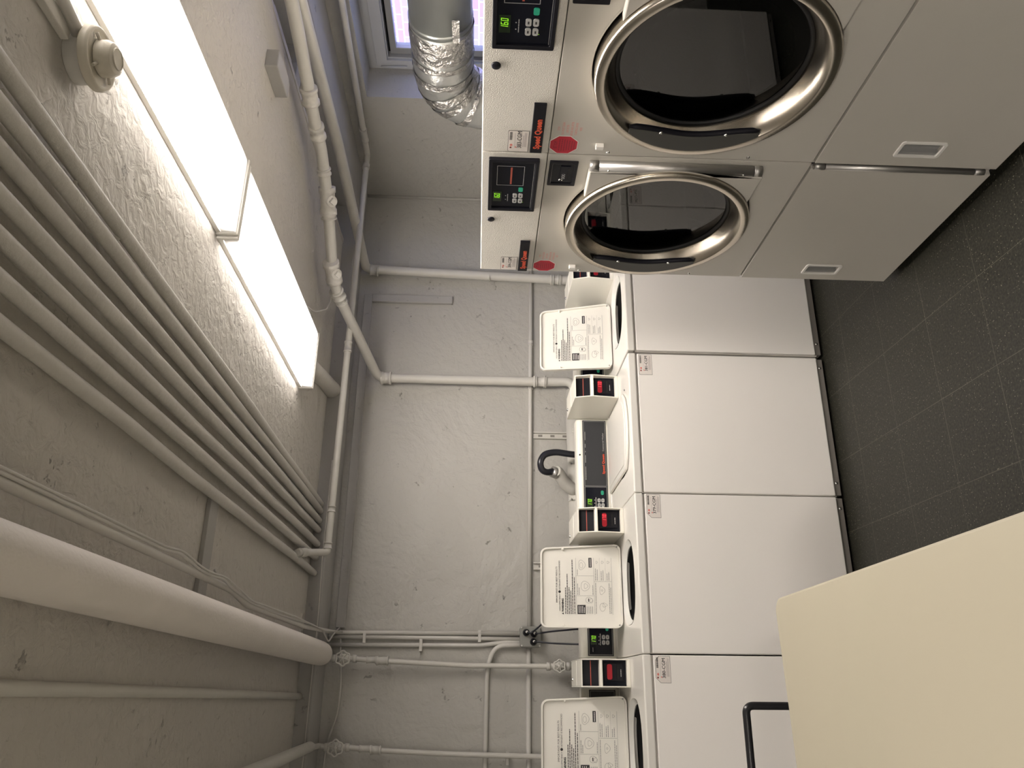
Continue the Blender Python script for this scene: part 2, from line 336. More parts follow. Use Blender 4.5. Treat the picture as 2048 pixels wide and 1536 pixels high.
# ---------------- room shell ----------------
YB = 4.25; XR = 2.93; XL = -2.3; YF = -2.4; ZC = 2.41; ZU = 2.64; ZB = 2.338
bm = newbm(); box(bm, XL-.2, 3.21, YF-.2, YB+.2, -.15, 0); struct('floor', bm, 'floor')
bm = newbm(); box(bm, XL-.2, 3.21, YB, YB+.2, 0, ZU); struct('wall_back', bm, 'wall')
bm = newbm(); box(bm, XL-.2, XL, YF-.2, YB, 0, ZU); struct('wall_left', bm, 'wall')
bm = newbm(); box(bm, XL, 3.21, YF-.2, YF, 0, ZU); struct('wall_front', bm, 'wall')
bm = newbm()   # right wall with a deep window niche
NY0, NY1, NZ0, NZ1 = 1.55, 3.345, 1.30, 2.228
box(bm, XR, 3.21, YF, NY0, 0, ZU); box(bm, XR, 3.21, NY1, YB, 0, ZU); box(bm, XR, 3.21, NY0, NY1, 0, NZ0); box(bm, XR, 3.21, NY0, NY1, NZ1, ZU)
struct('wall_right', bm, 'wall')
bm = newbm(); box(bm, XL-.2, 2.425, YF-.2, YB+.2, ZC, ZU+.1); box(bm, 2.425, 3.25, YF-.2, YB+.2, ZU, ZU+.1)
# flaking lower edge of the plaster along the gap
yy = YF
while yy < 3.95:
    d = random.uniform(.03, .12); e = random.uniform(.002, .014)
    box(bm, 2.41, 2.425+e, yy, yy+d, ZC-.004, ZC+random.uniform(.004, .012)); yy += d
struct('ceiling', bm, 'ceil')
bm = newbm(); box(bm, XL, XR, 3.975, YB, ZB, ZC+.2); struct('trim_1', bm, 'beam', bev=.006)
bm = newbm(); box(bm, 2.66, XR, YF, 3.975, ZB, ZU); struct('trim_2', bm, 'beam', bev=.006)
bm = newbm(); box(bm, 2.425, 2.66, 2.72, 2.80, 2.42, ZU); struct('trim_3', bm, 'beam', bev=.004)
bm = newbm(); tube(bm, [(XR-.006, YB-.006, 0), (XR-.006, YB-.006, ZB)], .009, 8); struct('trim_4', bm, 'wall')

# window
wn = bpy.data.objects.new('window_1', None); C.objects.link(wn); wn['kind'] = 'structure'
bm = newbm()
holed(bm, NY0, NY1, NZ0, NZ1, rrect(NY0+.13, 3.262, NZ0+.09, 2.118, .002, 2), lambda a, b, d: (d, a, b), 3.125, 3.20)
holed(bm, NY0+.05, NY1-.035, NZ0+.04, NZ1-.045, rrect(NY0+.12, 3.268, NZ0+.08, 2.124, .002, 2), lambda a, b, d: (d, a, b), 3.108, 3.126)
struct('casing', bm, 'frame', wn, .003)
bm = newbm(); holed(bm, NY0+.13, 3.262, NZ0+.09, 2.118, rrect(NY0+.155, 3.238, NZ0+.115, 2.094, .002, 2), lambda a, b, d: (d, a, b), 3.165, 3.185); struct('rebate', bm, 'dark', wn)
bm = newbm(); holed(bm, NY0+.145, 3.246, NZ0+.105, 2.104, rrect(NY0+.175, 3.205, NZ0+.14, 2.072, .002, 2), lambda a, b, d: (d, a, b), 3.135, 3.175)
box(bm, 3.14, 3.17, 2.38, 2.42, NZ0+.14, 2.072); struct('sash', bm, 'alu', wn, .003)
bm = newbm(); box(bm, 3.154, 3.158, NY0+.175, 3.205, NZ0+.14, 2.072); struct('pane', bm, 'wglass', wn)
bm = newbm(); tube(bm, [(3.100, 3.30, 2.02), (3.095, 3.30, 2.10), (3.10, 3.305, 2.16)], .004, 8); struct('latch', bm, 'frame', wn)

# outside the window
bm = newbm(); box(bm, 7.0, 7.3, -6, 16, -.5, 7); tag(obj('brick_wall', bm, 'brick'), 'red brick wall with pale mortar seen through the window', 'wall')
bm = newbm(); box(bm, 3.22, 7.0, -6, 16, -.8, -.5); tag(obj('paving', bm, 'paving'), 'grey paved yard between the window and the brick wall', 'paving')

# ---------------- ceiling lamps ----------------
def lamp(x, y, rz, label, lens='lens'):
    t = thing('fluorescent_light', label, 'ceiling light', (x, y, ZC), rz, None)
    bm = newbm(); box(bm, -.136, .136, -.608, .608, -.016, 0); obj('housing', bm, 'lampbody', t, .002)
    bm = newbm(); box(bm, -.137, .137, -.600, .600, -.064, -.016); obj('diffuser', bm, lens, t, .004)
    for s in (-1, 1):
        bm = newbm(); box(bm, -.141, .141, min(s*.600, s*.612), max(s*.600, s*.612), -.068, 0); obj('end_cap', bm, 'lampbody', t, .003)
    return t
lamp(1.445, 1.512, .008, 'near white fluorescent ceiling light with a ribbed diffuser, beside the round heat detector')
lamp(1.415, 2.738, .026, 'farther lit white fluorescent ceiling light, end to end with the near one')
lamp(-1.45, .9, 0.0, 'lit fluorescent ceiling light on the left half of the ceiling, out of view', 'lens2')
lamp(-.9, -1.3, 0.0, 'lit fluorescent ceiling light nearest the front wall, far behind the camera', 'lens3')

# ---------------- washing machines ----------------
def bars(x0, x1, z, h, n_words, seed):
    """a line of print too small to read: a row of word-long strokes"""
    r = random.Random(seed); out = []; x = x0; avg = (x1-x0)/n_words
    while x < x1-.001:
        wd = min(avg*r.uniform(.5, 1.1), x1-x); out.append((x, x+wd*.86, z, z+h)); x += wd
    return out
def sticker(parent, code, x, z, y, cut, wd=.100, ht=.060):
    """asset sticker, lower-left corner x,z on a front at depth y"""
    c = .016; x1 = x+wd; z1 = z+ht; r = .003
    o = [(x, z), (x1, z)]
    o += [(x1, z1-c), (x1-c, z1)] if 'r' in cut else [(x1, z1-r), (x1-r, z1)]
    o += [(x+c*1.2, z1), (x, z1-c*1.2)] if 'l' in cut else [(x+r, z1), (x, z1-r)]
    bm = newbm(); prism(bm, o, XZ, y-.0006, y+.0004); s = obj('sticker', bm, 'ink', parent)
    k = .0011; cx, cz = (x+x1)/2, (z+z1)/2
    inn = [(cx+(a-cx)*(1-2*k/wd), cz+(b-cz)*(1-2*k/ht)) for a, b in o]
    bm = newbm(); prism(bm, inn, XZ, y-.0009, y-.0005); obj('sticker_face', bm, 'paper', s)
    F = lambda a, b: (a, y-.0012, b)
    tt = text('lettering', code, ht*.31, 'ink', s, (x+wd*.17, y-.0012, z+ht*.345), sx=1.0)
    b2 = bmesh.new(); b2.from_mesh(tt.data); g = bmesh.ops.duplicate(b2, geom=b2.verts[:]+b2.edges[:]+b2.faces[:])['geom']
    for q in g:
        if isinstance(q, bmesh.types.BMVert): q.co += Vector((.0007, -.0001, .0002))
    b2.to_mesh(tt.data); b2.free()
    bm = newbm(); l = []
    xx = x+wd*.56
    while xx < x1-.006: a = random.choice((.0006, .0010, .0016)); l.append((xx, xx+a, z+ht*.80, z+ht*.93)); xx += a+.0007
    rects(bm, l, F); obj('barcode', bm, 'ink', s)
    bm = newbm(); rects(bm, [(x+wd*.22, x1-wd*.10, z+ht*.655, z+ht*.670)]+bars(x+wd*.24, x1-wd*.2, z+ht*.24, ht*.035, 9, 1)+bars(x+wd*.24, x1-wd*.08, z+ht*.17, ht*.03, 12, 2)+bars(x+wd*.24, x1-wd*.08, z+ht*.11, ht*.03, 12, 3), F); obj('fine_print', bm, 'stickgrey', s)
    bm = newbm()
    for (a, b, rr) in ((x+wd*.20, z+ht*.86, ht*.07), (x+wd*.32, z+ht*.84, ht*.085), (x+wd*.22, z+ht*.62, ht*.05)):
        bm.faces.new([bm.verts.new(F(a+rr*math.cos(2*PI*q/14), b+rr*math.sin(2*PI*q/14)*.8)) for q in range(14)])
    obj('red_logo', bm, 'pinkink', s)
    bm = newbm(); bm.faces.new([bm.verts.new((x+wd*.20+ht*.04*math.cos(2*PI*q/10), y-.0015, z+ht*.86+ht*.045*math.sin(2*PI*q/10))) for q in range(10)]); obj('logo_dot', bm, 'ink', s)
    return s

OX, OZ = .30, 0
def opening(grow=0., n=56):
    """rounded opening outline in the washer top (x, y)"""
    pts = []
    for i in range(n):
        a = 2*PI*i/n; c, s = math.cos(a), math.sin(a); e = 2.6
        rr = 1/((abs(c)/(.178+grow))**e+(abs(s)/(.142+grow))**e)**(1/e)
        pts.append((.305+rr*c, .225+rr*s))
    return pts

def lid_open(t, dx, lean, y0, roll=0., tap=.018):
    if dx: tap = .030
    W0, W1, H = .122+dx+(.010 if dx else 0), .494+dx, .372-lean*.03
    mt = Matrix.Translation((0, y0, .921)) @ Matrix.Rotation(-lean, 4, 'X') @ Matrix.Translation((W0, 0, 0)) @ Matrix.Rotation(-roll, 4, 'Y') @ Matrix.Translation((-W0, 0, 0))
    bm = newbm(); out = rrect(W0, W1, 0, H, .030, 6); inn = rrect(W0+.008, W1-.008, .008, H-.009, .024, 6)
    tp = lambda L_: [(a-(a-W0)/(W1-W0)*tap*b/H, b) for a, b in L_]; out = tp(out); inn = tp(inn)
    ringprism(bm, out, inn, XZ, -.014, .010); prism(bm, inn, XZ, -.002, .006); bm.transform(mt)
    lid = obj('lid', bm, 'lidw', t, .002)
    for i, (x, z, r) in enumerate(((W0+.010, H*.72, .006), (W1-.010-tap*.72, H*.72, .006), (W0+.012, .016, .004), (W1-.012, .016, .004))):
        bm = newbm(); lathe(bm, [(r, 0), (r, .010), (r*.7, .013), (0, .013)], (x, -.002, z), (0, -1, 0), 14); bm.transform(mt); obj('bumper' if i < 2 else 'screw', bm, 'greyplastic' if i > 1 else 'plastic', lid)
    P = lambda a, b: tuple(mt @ Vector((a+dx, -.0030, b)))
    xd = tuple(mt.to_3x3() @ Vector((1, 0, 0))); yd = tuple((mt.to_3x3() @ Vector((0, 0, 1))))
    T = lambda n, s, sz, m, a, b, bold=0, sx=1: text(n, s, sz, m, lid, P(a, b), xd, yd, bold, sx=sx)
    T('lettering', 'IMPORTANT! FOR BEST RESULTS', .0105, 'ink', .232, .292, .0, 1.05)
    T('lettering', 'HIGH EFFICIENCY', .0095, 'ink', .196, .279, .0)
    T('lettering', 'DETERGENT IS RECOMMENDED', .0095, 'ink', .288, .279, .0, .97)
    T('lettering', 'WARNING', .012, 'ink', .192, .265, .05)
    bm = newbm(); L = []
    F = lambda a, b: P(a, b)
    bm.faces.new([bm.verts.new(F(*p)) for p in ((.180, .265), (.189, .265), (.1845, .274))])
    q = [F(.280+.0058*math.cos(2*PI*k/14), .2825+.0058*math.sin(2*PI*k/14)) for k in range(14)]; bm.faces.new([bm.verts.new(p) for p in q])
    for i, (e, z) in enumerate(((.300, .254), (.360, .246), (.300, .238), (.285, .230), (.425, .222), (.345, .213))): L += bars(.182, e, z, .0034, max(4, int((e-.18)*70)), i)
    L += [(.182, .222, .166, .203)]
    rects(bm, L, F); obj('printed_label', bm, 'ink', lid)
    bm = newbm(); rects(bm, [(.388, .432, .134, .148)], F); obj('caution_bar', bm, 'ink', lid)
    bm = newbm(); L = []
    L += [(.180, .432, .2065, .2075), (.180, .432, .1245, .1255), (.180, .432, .044, .045), (.262, .263, .126, .206), (.350, .351, .126, .206), (.325, .326, .046, .124), (.326, .432, .098, .0985), (.326, .432, .072, .0725)]
    for i, z in enumerate((.158, .150, .142, .134)): L += bars(.184, .216, z, .0026, 6, 20+i)
    for i, (a, e, z) in enumerate(((.266, .318, .199), (.266, .30, .192), (.266, .31, .130), (.354, .38, .199), (.330, .385, .116), (.330, .38, .108), (.330, .372, .090), (.330, .376, .082), (.330, .362, .064), (.330, .368, .056), (.184, .320, .117), (.184, .318, .056), (.184, .300, .049))): L += bars(a, e, z, .0026, max(3, int((e-a)*90)), 40+i)
    rects(bm, L, F)
    # small line drawings: tub outlines, hand and card, bottle
    def loop(cx, cz, rx, rz, wv=0, k=26, t=.0011):
        P1 = [(cx+rx*(1+wv*math.sin(3*2*PI*i/k))*math.cos(2*PI*i/k), cz+rz*(1+wv*math.sin(3*2*PI*i/k))*math.sin(2*PI*i/k)) for i in range(k)]
        P2 = [(cx+(a-cx)*(1-t/rx), cz+(b-cz)*(1-t/rz)) for a, b in P1]
        for i in range(k):
            j = (i+1) % k; bm.faces.new([bm.verts.new(F(*p)) for p in (P1[i], P1[j], P2[j], P2[i])])
    loop(.243, .150, .013, .016, .05); loop(.240, .140, .010, .008); loop(.305, .166, .022, .020, .06); loop(.305, .163, .011, .009, .15); loop(.400, .180, .022, .016, .10)
    loop(.398, .182, .013, .008); loop(.212, .090, .018, .013, .02); loop(.222, .080, .009, .010, .2); loop(.286, .090, .018, .012, .15); loop(.286, .090, .004, .004)
    loop(.412, .111, .006, .004, .2); loop(.412, .085, .006, .005, .2); loop(.412, .059, .006, .005, .2)
    obj('printed_drawings', bm, 'greyink', lid)
    bm = newbm(); rects(bm, [(.236, .250, .1495, .1535)], lambda a, b: tuple(mt @ Vector((a+dx, -.0033, b)))); obj('bottle_mark', bm, 'ink', lid)
    bm = newbm(); rects(bm, bars(.187, .218, .194, .003, 5, 60)+bars(.187, .218, .186, .003, 5, 61)+bars(.187, .218, .178, .003, 5, 62)+bars(.187, .212, .170, .003, 4, 63), lambda a, b: tuple(mt @ Vector((a+dx, -.0034, b)))); obj('white_print', bm, 'white', lid)
    bm = newbm(); rects(bm, bars(.391, .429, .139, .003, 6, 64), lambda a, b: tuple(mt @ Vector((a+dx, -.0034, b)))); obj('white_print', bm, 'white', lid)
    return lid

def washer(x, label, code, lid='open', dx=0., roll=0., cdx=0., lean=.05, led='170', cut='', scuffs=False):
    t = thing('washing_machine', label, 'washing machine', (x, 3.2447, 0), 0, 'top loading washing machines in a row')
    bm = newbm(); box(bm, .002, .012, .018, .70, .03, .881); box(bm, .639, .649, .018, .70, .03, .881); box(bm, .012, .639, .69, .70, .03, .881); box(bm, .012, .639, .018, .028, .03, .881); box(bm, .012, .639, .028, .69, .03, .05); obj('cabinet', bm, 'front', t)
    bm = newbm(); box(bm, .003, .648, 0, .020, .042, .875); obj('front_panel', bm, 'front', t, .004)
    bm = newbm(); box(bm, .006, .645, .010, .06, .012, .044); b = obj('base_rail', bm, 'midgrey', t, .002)
    for xx in (.06, .60):
        bm = newbm(); lathe(bm, [(.006, 0), (.006, .004), (0, .005)], (xx, .010, .028), (0, -1, 0), 10); obj('screw', bm, 'chrome', b)
    for xx in (.05, .60):
        for y in (.06, .65):
            bm = newbm(); tube(bm, [(xx, y, 0), (xx, y, .032)], .016, 12); obj('foot', bm, 'gasket', t)
    bm = newbm(); holed(bm, .001, .650, -.004, .70, opening(), XY, .882, .918); obj('top_panel', bm, 'enamel', t, .006)
    # sloping white well, dark drop and the tub ring below
    bm = newbm(); lv = [(0., .917), (-.008, .911), (-.015, .904), (-.020, .900)]
    rings = [[bm.verts.new((a, b, z)) for a, b in opening(g)] for g, z in lv]
    for p, q in zip(rings, rings[1:]):
        for j in range(len(p)):
            k = (j+1) % len(p); f = bm.faces.new((p[j], p[k], q[k], q[j])); f.smooth = True
    obj('opening_well', bm, 'tubw', t)
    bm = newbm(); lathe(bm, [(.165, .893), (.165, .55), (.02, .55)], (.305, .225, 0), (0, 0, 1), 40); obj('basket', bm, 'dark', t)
    bm = newbm(); lathe(bm, [(.098, .845), (.108, .856), (.116, .853), (.118, .840), (.098, .835)], (.305, .225, 0), (0, 0, 1), 40, True); obj('tub_ring', bm, 'tubw', t)
    if lid == 'open':
        lid_open(t, dx, lean, .372, roll)
    else:
        o = [(.497, .545), (.492, .120), (.455, .075), (.40, .052), (.316, .040), (.23, .052), (.17, .075), (.129, .112), (.122, .545)]
        bm = newbm(); prism(bm, o, XY, .919, .932); l = obj('lid', bm, 'enamel', t, .005)
        bm = newbm(); o2 = [(.31+(a-.31)*.86, .30+(b-.30)*.88) for a, b in o]; prism(bm, o2, XY, .931, .9345); obj('lid_crown', bm, 'enamel', l, .003)
        bm = newbm(); tube(bm, [(.505, .10, .9185), (.505, .10, .923)], .004, 10); obj('lid_bumper', bm, 'greyplastic', l)
    # rear deck line
    bm = newbm(); box(bm, .006, .645, .548, .584, .9175, .923); obj('rear_deck', bm, 'enamel', t, .003)
    # console
    bm = newbm(); prism(bm, [(.585, .918), (.585, 1.062), (.590, 1.078), (.604, 1.086), (.66, 1.088), (.69, 1.06), (.69, .918)], YZ, .003, .5245)
    con = obj('console', bm, 'plastic', t, .004)
    bm = newbm(); box(bm, .012, .517, .5805, .586, .933, 1.054); obj('control_panel', bm, 'panelgrey', con, .001)
    F = lambda a, b: (a, .5796, b)
    bm = newbm()
    for (a0, a1, b0, b1) in ((.017, .165, .938, 1.049), (.169, .512, .938, 1.049)):
        rects(bm, [(a0, a1, b0, b0+.0012), (a0, a1, b1-.0012, b1), (a0, a0+.0012, b0, b1), (a1-.0012, a1, b0, b1)], F)
    obj('panel_outline', bm, 'keygrey', con)
    bm = newbm(); box(bm, .020, .162, .5792, .581, .941, 1.046); obj('keypad_face', bm, 'gloss', con)
    bm = newbm(); box(bm, .062, .104, .5784, .580, 1.012, 1.040); obj('display_window', bm, 'ledgbg', con)
    bm = newbm(); sevenseg(bm, led, .069, 1.0165, .019, lambda a, b: (a, .5779, b), .60); obj('green_digits', bm, 'ledg', con, label='glowing green digits 170')
    bm = newbm(); rects(bm, [(.064+i*.016, .067+i*.016, 1.000, 1.003) for i in range(3)]+bars(.060, .112, .994, .0022, 6, 5), lambda a, b: (a, .5787, b)); obj('indicator_marks', bm, 'white', con)
    bm = newbm(); rects(bm, bars(.030, .05, 1.03, .002, 3, 6), lambda a, b: (a, .5787, b)); obj('panel_mark', bm, 'white', con)
    for i, (a, b) in enumerate(((.062, .972), (.086, .972), (.062, .953), (.086, .953))):
        bm = newbm(); prism(bm, rrect(a, a+.020, b, b+.0155, .006, 4), XZ, .5770, .580); k = obj('key', bm, 'keygrey', con)
        bm = newbm(); rects(bm, [(a+.006, a+.014, b+.0065, b+.009)], lambda p, q: (p, .5766, q)); obj('key_mark', bm, 'ink', k)
    bm = newbm(); prism(bm, rrect(.124, .146, .955, .969, .006, 4), XZ, .5770, .580); obj('start_key', bm, 'keygreen', con, label='green start key')
    text('lettering', 'Speed Queen', .0165, 'orange', con, (.232, .5790, .9455), bold=.03, sx=1.16)
    text('lettering', 'Commercial Washer', .0118, 'keygrey', con, (.352, .5790, .9465), sx=.98)
    for q in (bars(.20, .27, 1.041, .0024, 10, 8), bars(.29, .33, 1.041, .0024, 5, 9), bars(.345, .352, 1.041, .0024, 1, 9), bars(.37, .39, 1.041, .0024, 3, 10), bars(.41, .455, 1.041, .0024, 6, 11)):
        bm = newbm(); rects(bm, q, F); obj('panel_print', bm, 'keygrey', con)
    bm = newbm(); lathe(bm, [(.0045, 0), (.0045, .002), (0, .002)], (.333, .5875, 1.070), (0, -1, 0), 12); obj('console_screw', bm, 'ink', con)
    # coin box
    cb = newbm(); pr = [(.262, .9185), (.245, 1.046), (.272, 1.128), (.600, 1.132), (.600, .9185)]
    prism(cb, pr, YZ, .527, .532); prism(cb, pr, YZ, .636, .641)
    box(cb, .532, .636, .42, .600, .9185, 1.131)
    prism(cb, [(.272, 1.122), (.272, 1.128), (.42, 1.1295), (.42, 1.122)], YZ, .532, .636)
    prism(cb, [(.2455, 1.040), (.2455, 1.047), (.249, 1.052), (.32, 1.052), (.32, 1.040)], YZ, .532, .636)
    prism(cb, [(.262, .9185), (.260, .934), (.32, .934), (.32, .9185)], YZ, .532, .636)
    c = obj('coin_box', cb, 'plastic', t, .0015)
    bm = newbm(); prism(bm, [(.284, 1.052), (.300, 1.122), (.42, 1.122), (.42, 1.052)], YZ, .532, .636); obj('card_reader', bm, 'black', c)
    bm = newbm(); prism(bm, [(.2905, 1.083), (.2915, 1.0865), (.296, 1.0865), (.296, 1.083)], YZ, .534, .634); obj('reader_strip', bm, 'orange2', c)
    bm = newbm(); box(bm, .532, .636, .285, .42, .934, 1.040); obj('coin_reader', bm, 'gloss', c)
    bm = newbm(); box(bm, .552, .626, .279, .286, .945, 1.030); obj('reader_face', bm, 'black', c, .003)
    bm = newbm(); prism(bm, rrect(.558, .620, .994, 1.016, .008, 4), XZ, .2770, .280); obj('display_window', bm, 'redglow', c)
    if led and code != '380-CGM':
        bm = newbm(); sevenseg(bm, '170', .582, .9965, .017, lambda a, b: (a, .2762, b), .66); obj('red_digits', bm, 'ledr', c, label='glowing red digits 170')
    bm = newbm(); box(bm, .562, .618, .277, .280, .966, .973); obj('card_slot', bm, 'dark', c)
    bm = newbm(); rects(bm, bars(.57, .60, .955, .003, 3, 12), lambda a, b: (a, .2784, b)); obj('reader_mark', bm, 'keygrey', c)
    bm = newbm(); lathe(bm, [(.007, 0), (.007, .003), (.003, .008), (0, .008)], (.560, .545, 1.131), (0, 0, 1), 12); obj('lock', bm, 'chrome', c)
    if cdx: c.location.x = cdx
    if code: sticker(t, code, .544, .808, 0., cut)
    return t
WX = [-.519, .1325, .784, 1.446]
washer(WX[0], 'white top-load washer with its lid up bearing asset sticker 380-CGM, behind the black cart handle', '380-CGM', cut='lr', lean=.08)
washer(WX[1], 'white top-load washer with its lid up bearing asset sticker 379-CGM, under the grey outlet box', '379-CGM', cut='l', lean=.08)
washer(WX[2], 'white top-load washer with its lid shut bearing asset sticker 381-CGM', '381-CGM', lid='shut')
washer(WX[3], 'white top-load washer with a raised scuffed lid, partly hidden behind the tumble dryers', None, dx=-.068, roll=.0, cdx=-.015, lean=.16)

# ---------------- tumble dryers ----------------
XD = 1.4817; WD = .697; PC, ZD = .366, 1.006
def dryer(yend, label, code):
    t = thing('tumble_dryer', label, 'tumble dryer', (XD, yend, 0), -PI/2, 'large front loading tumble dryers')
    bm = newbm()
    box(bm, .001, .012, .012, .98, .03, 1.592); box(bm, WD-.012, WD-.001, .012, .98, .03, 1.592); box(bm, .012, WD-.012, .012, .98, 1.58, 1.592)
    box(bm, .012, WD-.012, .97, .98, .03, 1.58); box(bm, .012, WD-.012, .02, .97, .03, .05); box(bm, .012, WD-.012, .03, .97, .60, .62)
    obj('cabinet', bm, 'dryer', t, .001)
    bm = newbm(); box(bm, .02, WD-.02, .04, .9, 0, .032); obj('plinth', bm, 'dark', t)
    bm = newbm(); box(bm, 0, WD-.001, 0, .022, 1.3975, 1.5936); cp_ = obj('control_fascia', bm, 'dryer_tex', t, .003)
    bm = newbm(); n = 72; hole = [(PC+.312*math.cos(2*PI*i/n), ZD+.312*math.sin(2*PI*i/n)) for i in range(n)]
    holed(bm, 0, WD-.001, .5995, 1.3955, hole, XZ, 0, .014); fp = obj('front_panel', bm, 'dryer', t, .002)
    bm = newbm(); lathe(bm, [(.314, -.001), (.310, -.002), (.308, .004), (.308, .028), (.314, .028)], (PC, 0, ZD), (0, 1, 0), 72); obj('door_surround_lip', bm, 'dryer', fp)
    bm = newbm(); lathe(bm, [(.308, .026), (.20, .028)], (PC, 0, ZD), (0, 1, 0), 60); obj('door_gap_shade', bm, 'gasket', fp)  # black sheet painted as the shade in the gap behind the door
    # door
    bm = newbm(); prof = [(.290, .020), (.302, .016), (.3045, -.030), (.3030, -.038), (.299, -.042), (.280, -.043), (.275, -.041), (.262, -.012), (.250, .014), (.246, .024), (.250, .030)]
    lathe(bm, prof, (PC, 0, ZD), (0, 1, 0), 96); ring = obj('door', bm, 'steel', t, label='round stainless steel door ring')
    bm = newbm(); lathe(bm, [(.247, .020), (.241, .017), (.236, .022), (.237, .034)], (PC, 0, ZD), (0, 1, 0), 72); obj('gasket', bm, 'gasket', ring)
    bm = newbm(); lathe(bm, [(.240, .0260), (.12, .0262), (0, .0262)], (PC, 0, ZD), (0, 1, 0), 60); obj('door_glass', bm, 'dglass', ring)
    bm = newbm()
    a0 = math.asin(.262/.3055); arc = [(PC+.3055*math.cos(a), ZD+.3055*math.sin(a)) for a in [a0-2*a0*i/24 for i in range(25)]]
    prism(bm, [(.655, ZD+.262)]+arc+[(.655, ZD-.268)], XZ, -.030, -.002); obj('hinge_plate', bm, 'dryer', ring, .004)
    # handle
    bm = newbm(); th = [math.radians(180-41+82*i/20) for i in range(21)]
    arc = [(PC+.277*math.cos(a), ZD+.277*math.sin(a)) for a in th]
    zz = [arc[-1][1]+(arc[0][1]-arc[-1][1])*i/20 for i in range(21)]
    ch = [(PC-.196+.012*math.cos(2*PI*i/20*1.0+PI)*-1*(1 if True else 0)-.010, z) for i, z in enumerate(zz)]
    prism(bm, arc+ch, XZ, -.044, -.036); hd = obj('handle', bm, 'charcoal', ring, .001)
    bm = newbm(); tube(bm, [(a, -.034, b) for a, b in ch], [.004]+[.009]*19+[.004], 10); obj('grip', bm, 'black', hd)
    for i in (5, 15):
        bm = newbm(); lathe(bm, [(.005, 0), (.005, .003), (0, .004)], (ch[i][0], -.042, ch[i][1]), (0, -1, 0), 12); obj('screw', bm, 'chrome', hd)
    # hinges
    bm = newbm(); tube(bm, [(.664, -.012, ZD-.235), (.664, -.012, ZD+.235)], .0165, 20); h = obj('hinge', bm, 'steel2', t)
    for s in (-1, 1):
        bm = newbm(); tube(bm, [(.664, -.012, ZD+s*.237), (.664, -.012, ZD+s*.262)], .0165, 20); obj('hinge_knuckle', bm, 'steel2', h)
        bm = newbm(); lathe(bm, [(.004, 0), (.004, .002), (0, .003)], (.664, -.0282, ZD+s*.205), (0, -1, 0), 10); obj('screw', bm, 'chrome', h)
    # drum behind the glass
    bm = newbm(); lathe(bm, [(.243, .06), (.30, .09), (.30, .70), (0, .70)], (PC, 0, ZD), (0, 1, 0), 60)
    for k in range(4):
        a = PI/4+k*PI/2; c, s = math.cos(a), math.sin(a)
        q = [(PC+.30*math.cos(a-.12), ZD+.30*math.sin(a-.12)), (PC+.225*c, ZD+.225*s), (PC+.30*math.cos(a+.12), ZD+.30*math.sin(a+.12))]
        prism(bm, q, XZ, .12, .66)
    obj('drum', bm, 'drum', t)
    # lower lint door
    bm = newbm(); hole = rrect(.0475, .1095, .2465, .3765, .006, 3)
    holed(bm, 0, WD-.025, .034, .5935, hole, XZ, -.002, .018); ld = obj('lint_door', bm, 'dryer', t, .002)
    bm = newbm(); ringprism(bm, rrect(.044, .113, .243, .380, .010, 4), rrect(.054, .103, .253, .370, .005, 4), XZ, -.006, .001); obj('pull_frame', bm, 'lampbody', ld, .002)
    bm = newbm(); box(bm, .048, .109, .016, .018, .247, .376); box(bm, .049, .062, .001, .017, .248, .375); obj('pull_recess', bm, 'greyplastic', ld)
    bm = newbm(); tube(bm, [(.683, 0, .095), (.683, 0, .555)], .0105, 16); lh = obj('lower_hinge', bm, 'steel2', t)
    for (a, b) in ((.062, .093), (.557, .588)):
        bm = newbm(); tube(bm, [(.683, 0, a), (.683, 0, b)], .0105, 16); obj('hinge_knuckle', bm, 'steel2', lh)
    # control panel
    bm = newbm(); ringprism(bm, rrect(.409, .675, 1.419, 1.572, .004, 3), rrect(.422, .662, 1.430, 1.561, .003, 3), XZ, -.012, .002); pn = obj('control_panel', bm, 'black', cp_, .002)
    bm = newbm(); box(bm, .421, .663, -.006, .001, 1.429, 1.562); obj('keypad_face', bm, 'gloss', pn) if False else obj('keypad_face', bm, 'gloss', cp_)
    F = lambda a, b: (a, -.0075, b)
    bm = newbm(); rects(bm, [(.424, .660, 1.4325, 1.4335)], F)
    w0, w1, v0, v1 = .545, .642, 1.462, 1.546
    rects(bm, [(w0, w1, v0, v0+.0015), (w0, w1, v1-.0015, v1), (w0, w0+.0015, v0, v1), (w1-.0015, w1, v0, v1)], F)
    obj('reader_outline', bm, 'keygrey', cp_)
    bm = newbm(); rects(bm, [(.552, .636, 1.499, 1.5045)], F); obj('reader_strip', bm, 'orange2', cp_)
    bm = newbm(); box(bm, .457, .510, -.0072, -.006, 1.529, 1.556); obj('display_window', bm, 'ledgbg', cp_)
    bm = newbm(); sevenseg(bm, '160', .470, 1.534, .018, lambda a, b: (a, -.0080, b), .62); obj('green_digits', bm, 'ledg', cp_, label='glowing green digits 160')
    for i, (a, b) in enumerate(((.452, 1.479), (.480, 1.479), (.452, 1.461), (.480, 1.461))):
        bm = newbm(); prism(bm, rrect(a, a+.022, b, b+.014, .005, 4), XZ, -.0085, -.0055); k = obj('key', bm, 'keygrey', cp_)
    bm = newbm(); rects(bm, [(a+.007, a+.015, b+.005, b+.009) for a, b in ((.452, 1.479), (.480, 1.479), (.452, 1.461), (.480, 1.461))], lambda p, q: (p, -.0090, q)); obj('key_marks', bm, 'ink', cp_)
    bm = newbm(); prism(bm, rrect(.514, .534, 1.462, 1.476, .004, 3), XZ, -.0085, -.0055); obj('start_key', bm, 'keygreen', cp_, label='green start key')
    bm = newbm(); rects(bm, [(.468, .471, 1.514, 1.517), (.488, .491, 1.514, 1.517)]+bars(.46, .50, 1.508, .002, 4, 31), F); obj('indicator_marks', bm, 'keygrey', cp_)
